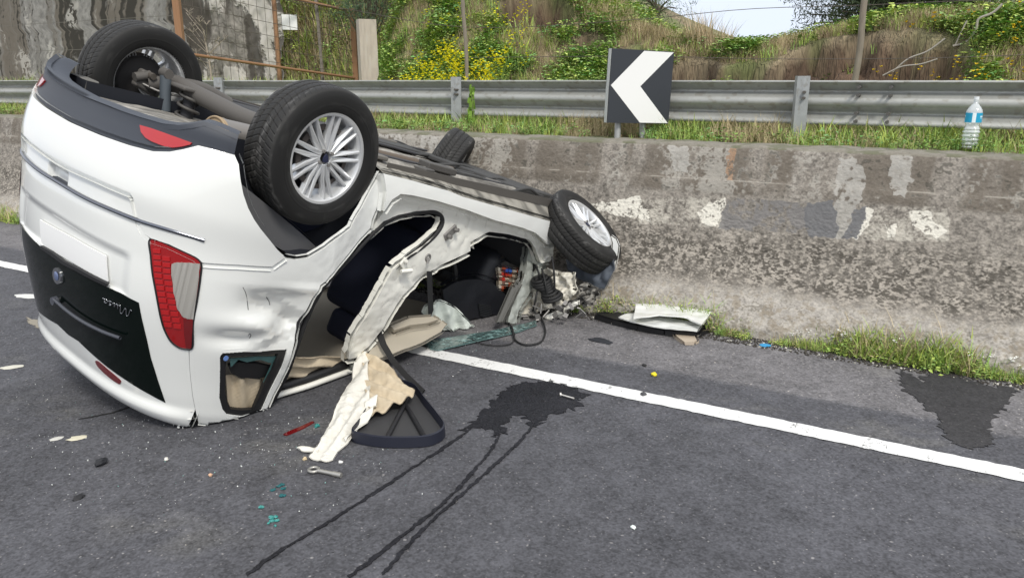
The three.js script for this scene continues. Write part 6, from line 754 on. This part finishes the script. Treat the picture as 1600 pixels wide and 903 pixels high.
// ================================================================== wreckage on the road
{
  const lie = (list, y, o = {}) => { const P = dens(list.map(p => { const t = toRoad(onGround(p[0], p[1], o.base || 0)); return [t[0], t[2]]; }), 0.02); return panelGeo(P, (a, D) => road(a, typeof y === 'function' ? y(a, D) : y, D), { cell: o.cell || 0.012, thick: o.thick || 0.006, out: () => V(0, 1, 0), back: true }); };
  // black plastic tray: floor, rim, lip
  { const B = [[549, 690], [572, 697], [599, 700.5], [640, 701], [672, 698], [690, 690], [696, 680], [684, 660], [664, 635], [645, 612], [620, 606], [598, 612], [578, 640], [562, 668]]; const P = B.map(p => onGround(p[0], p[1])); const c = P.reduce((s, p) => s.add(p.clone().multiplyScalar(1 / P.length)), V(0, 0, 0)); const t = thing('plastic_tray', 'black plastic trim tray lying upturned under the torn airbag', 'car trim', c); const L = P.map(p => p.clone().sub(c)); const crv = new THREE.CatmullRomCurve3(L, true, 'centripetal').getPoints(90).slice(0, -1); const H = 0.05;
    const ring = (k, y) => crv.map(p => V(p.x * k, y, p.z * k)); const strip = (A, Bq) => { const g = []; const pos = [], idx = []; A.forEach((p, i) => { pos.push(p.x, p.y, p.z, Bq[i].x, Bq[i].y, Bq[i].z); const j = (i + 1) % A.length; idx.push(2 * i, 2 * i + 1, 2 * j, 2 * j, 2 * i + 1, 2 * j + 1); }); const q = new THREE.BufferGeometry(); q.setAttribute('position', new THREE.Float32BufferAttribute(pos, 3)); q.setIndex(idx); q.computeVertexNormals(); return q; };
    const pl = mat([0.014, 0.014, 0.017], 0.5); part('rim', [strip(ring(1.0, 0.004), ring(0.985, H)), strip(ring(0.985, H), ring(0.955, H + 0.003)), strip(ring(0.955, H + 0.003), ring(0.92, 0.014))], mat([0.012, 0.014, 0.026], 0.5), t); const fl = new THREE.ShapeGeometry(new THREE.Shape(ring(0.925, 0).map(p => new THREE.Vector2(p.x, -p.z)))); fl.rotateX(-Math.PI / 2); fl.translate(0, 0.012, 0); part('tray_floor', fl, mat([0.045, 0.045, 0.048], 0.55), t); const rb = L[2].clone().multiplyScalar(0.9), rc = L[9].clone().multiplyScalar(0.85); part('rib', bar(V(rb.x, 0.02, rb.z), V(rc.x, 0.02, rc.z), 0.012, 0.012, 6), pl, t); part('rib', bar(V(L[4].x * 0.85, 0.02, L[4].z * 0.85), V(L[10].x * 0.8, 0.02, L[10].z * 0.8), 0.012, 0.012, 6), pl, t); }
  { const p = onGround(490, 738), e = onGround(533, 747); const t = thing('tow_eye', 'steel screw-in towing eye lying on the open lane', 'towing eye', V(p.x, 0.012, p.z)); const d = e.clone().sub(p); d.y = 0; const l = d.length(); d.normalize(); const st = mat([0.42, 0.41, 0.38], 0.4, { metalness: 0.7 }); const r = new THREE.TorusGeometry(0.019, 0.0065, 10, 28); r.rotateX(Math.PI / 2); part('ring', r, st, t); part('shank', [bar(d.clone().multiplyScalar(0.022), d.clone().multiplyScalar(l * 0.7), 0.0085, 0.0085, 10), bar(d.clone().multiplyScalar(l * 0.7), d.clone().multiplyScalar(l), 0.0105, 0.0105, 10)], st, t); }
  // folded white door panel by the wall
  { const o = onGround(1030, 505); const t = thing('door_panel', 'white torn car panel folded on the shoulder against the weeds', 'car panel', V(o.x, 0, o.z)); const off = g => { g.translate(-t.position.x, 0, -t.position.z); return g; };
    part('upper_skin', off(lie([[990, 497], [994, 477], [1010, 475], [1044, 477], [1090, 480], [1114, 484], [1106, 496], [1097, 506], [1075, 497], [1030, 492]], (a, D) => 0.10 + 0.02 * fbm(a * 9, D * 9, 2, 3), { base: 0.11 })), white, t); part('lower_skin', off(lie([[968, 496], [978, 491], [996, 489], [1034, 494], [1075, 502], [1096, 508], [1090, 517], [1060, 514], [1020, 509], [990, 503]], (a, D) => 0.06 + 0.01 * fbm(a * 12, D * 12, 2, 4), { base: 0.065 })), white, t); part('inner_trim', off(lie([[934, 494], [960, 492], [990, 482], [1044, 484], [1112, 491], [1116, 494], [1102, 514], [1088, 522], [1040, 518], [1000, 511], [960, 502]], 0.035, { base: 0.02, thick: 0.03 })), blackTrim, t); }
  single('beige_trim_piece', lie([[1046, 514], [1060, 514], [1079, 517], [1089, 536], [1084, 539], [1070, 539], [1058, 530]], 0.018, { thick: 0.014 }), mat([0.44, 0.37, 0.29], 0.7), 'beige plastic trim piece lying below the folded white panel', 'trim piece');
  const chip = (px, r, h, c, lab, name, o = {}) => { const p = onGround(px[0], px[1]); const g = new THREE.IcosahedronGeometry(r, 1); const q = g.attributes.position; for (let i = 0; i < q.count; i++) { const k = 0.75 + 0.5 * hash2(Math.round(q.getX(i) * 4000), Math.round(q.getY(i) * 4000 + q.getZ(i) * 9000), px[0]); q.setXYZ(i, q.getX(i) * k * (o.l || 1.3), q.getY(i) * k * h / r, q.getZ(i) * k); } g.computeVertexNormals(); g.rotateY((px[0] * 0.37) % 6.28); g.translate(p.x, h * 0.8, p.z); return single(name, g, o.m || mat(c, o.r || 0.7), lab, o.cat || 'fragment', o.group); };
  chip([157, 726], 0.022, 0.016, [0.012, 0.013, 0.017], 'small black plastic chunk on the lane behind the car tail', 'plastic_fragment'); chip([122, 778], 0.018, 0.006, [0.015, 0.015, 0.017], 'flat black plastic sliver nearest the lane edge behind the car', 'plastic_fragment');
  chip([120, 685], 0.024, 0.003, [0.62, 0.58, 0.45], 'pale yellow fallen leaf on the asphalt behind the tail', 'fallen_leaf', { cat: 'leaf', l: 1.7 }); chip([87, 686], 0.018, 0.003, [0.55, 0.54, 0.5], 'greyish leaf scrap beside the pale yellow leaf', 'fallen_leaf', { cat: 'leaf', l: 1.5 }); chip([18, 574], 0.03, 0.003, [0.6, 0.58, 0.5], 'long pale leaf lying left of the rear window', 'fallen_leaf', { cat: 'leaf', l: 1.9 });
  chip([259, 719], 0.008, 0.006, [0.7, 0.68, 0.62], 'tiny white chip on the lane below the tailgate corner', 'paint_chip'); chip([328, 744], 0.008, 0.006, [0.6, 0.38, 0.25], 'tiny orange stone chip on the lane', 'stone_chip'); chip([476, 719], 0.007, 0.008, [0.6, 0.48, 0.3], 'tiny tan crumb beside the torn airbag end', 'crumb'); chip([532, 723.5], 0.009, 0.005, [0.78, 0.77, 0.74], 'small white scrap beside the towing eye', 'scrap');
  const teal = phys([0.02, 0.22, 0.20], 0.12, { clearcoat: 1 }); chip([494.6, 667.5], 0.011, 0.009, null, 'bright green glass bead by the red sliver', 'glass_bead', { m: teal }); chip([408, 794], 0.008, 0.006, null, 'single teal glass crumb on the open lane', 'glass_crumb', { m: teal }); { const R = rng(14); for (let k = 0; k < 12; k++) chip([418 + R() * 18, 808 + R() * 16], 0.004 + 0.004 * R(), 0.004, null, 'scatter of teal glass crumbs on the lane below the towing eye', 'glass_crumb', { m: teal, group: 'scattered teal glass crumbs' }); for (let k = 0; k < 7; k++) chip([425 + R() * 26, 758 + R() * 22], 0.005 + 0.006 * R(), 0.004, null, 'dark teal glass splinter on the lane left of the towing eye', 'glass_splinter', { m: phys([0.01, 0.10, 0.11], 0.15), group: 'dark teal glass splinters' }); }
  single('red_lens_sliver', lie([[443, 680], [452, 675], [470, 668], [488, 659.5], [490, 661], [474, 670], [456, 678], [446, 681.5]], 0.005, { thick: 0.003 }), deepRed, 'thin dark red lens sliver on the road beside the car', 'fragment');
  chip([1022, 587], 0.016, 0.010, [0.72, 0.60, 0.02], 'small bright yellow scrap on the shoulder', 'yellow_scrap'); chip([1005, 617.5], 0.016, 0.008, [0.06, 0.06, 0.065], 'dark pebble sitting on the white edge line', 'pebble'); chip([1007, 572], 0.012, 0.008, [0.03, 0.03, 0.03], 'black crumb on the shoulder above the yellow scrap', 'crumb'); chip([940, 533], 0.045, 0.004, [0.018, 0.02, 0.026], 'flat black plastic shard on the shoulder', 'plastic_fragment', { l: 1.8 }); chip([1196, 541], 0.022, 0.008, [0.03, 0.26, 0.50], 'small crumpled blue wrapper at the gutter', 'wrapper', { l: 1.6 }); chip([1397, 566], 0.028, 0.006, [0.7, 0.7, 0.68], 'flat white paper scrap at the gutter', 'paper', { l: 1.8 }); chip([1372, 517], 0.035, 0.03, [0.72, 0.73, 0.72], 'crumpled white litter among the weeds', 'litter', { l: 1.6 }); chip([938, 484], 0.022, 0.014, [0.75, 0.50, 0.02], 'yellow plastic bit in the grass by the crushed wheel', 'yellow_scrap'); chip([990, 826], 0.009, 0.006, [0.7, 0.75, 0.72], 'tiny white chip alone in the middle of the lane', 'paint_chip');
  { const a = onGround(876, 620), b = onGround(897, 626); single('screw', [bar(V(a.x, 0.012, a.z), V(b.x, 0.012, b.z), 0.004, 0.004, 8), (() => { const g = new THREE.CylinderGeometry(0.009, 0.009, 0.008, 10); g.rotateZ(Math.PI / 2); g.translate(a.x, 0.013, a.z); return g; })()], mat([0.62, 0.60, 0.56], 0.4, { metalness: 0.3 }), 'white screw lying in the dark fluid spill', 'screw'); }
}
renderer.render(scene, camera);
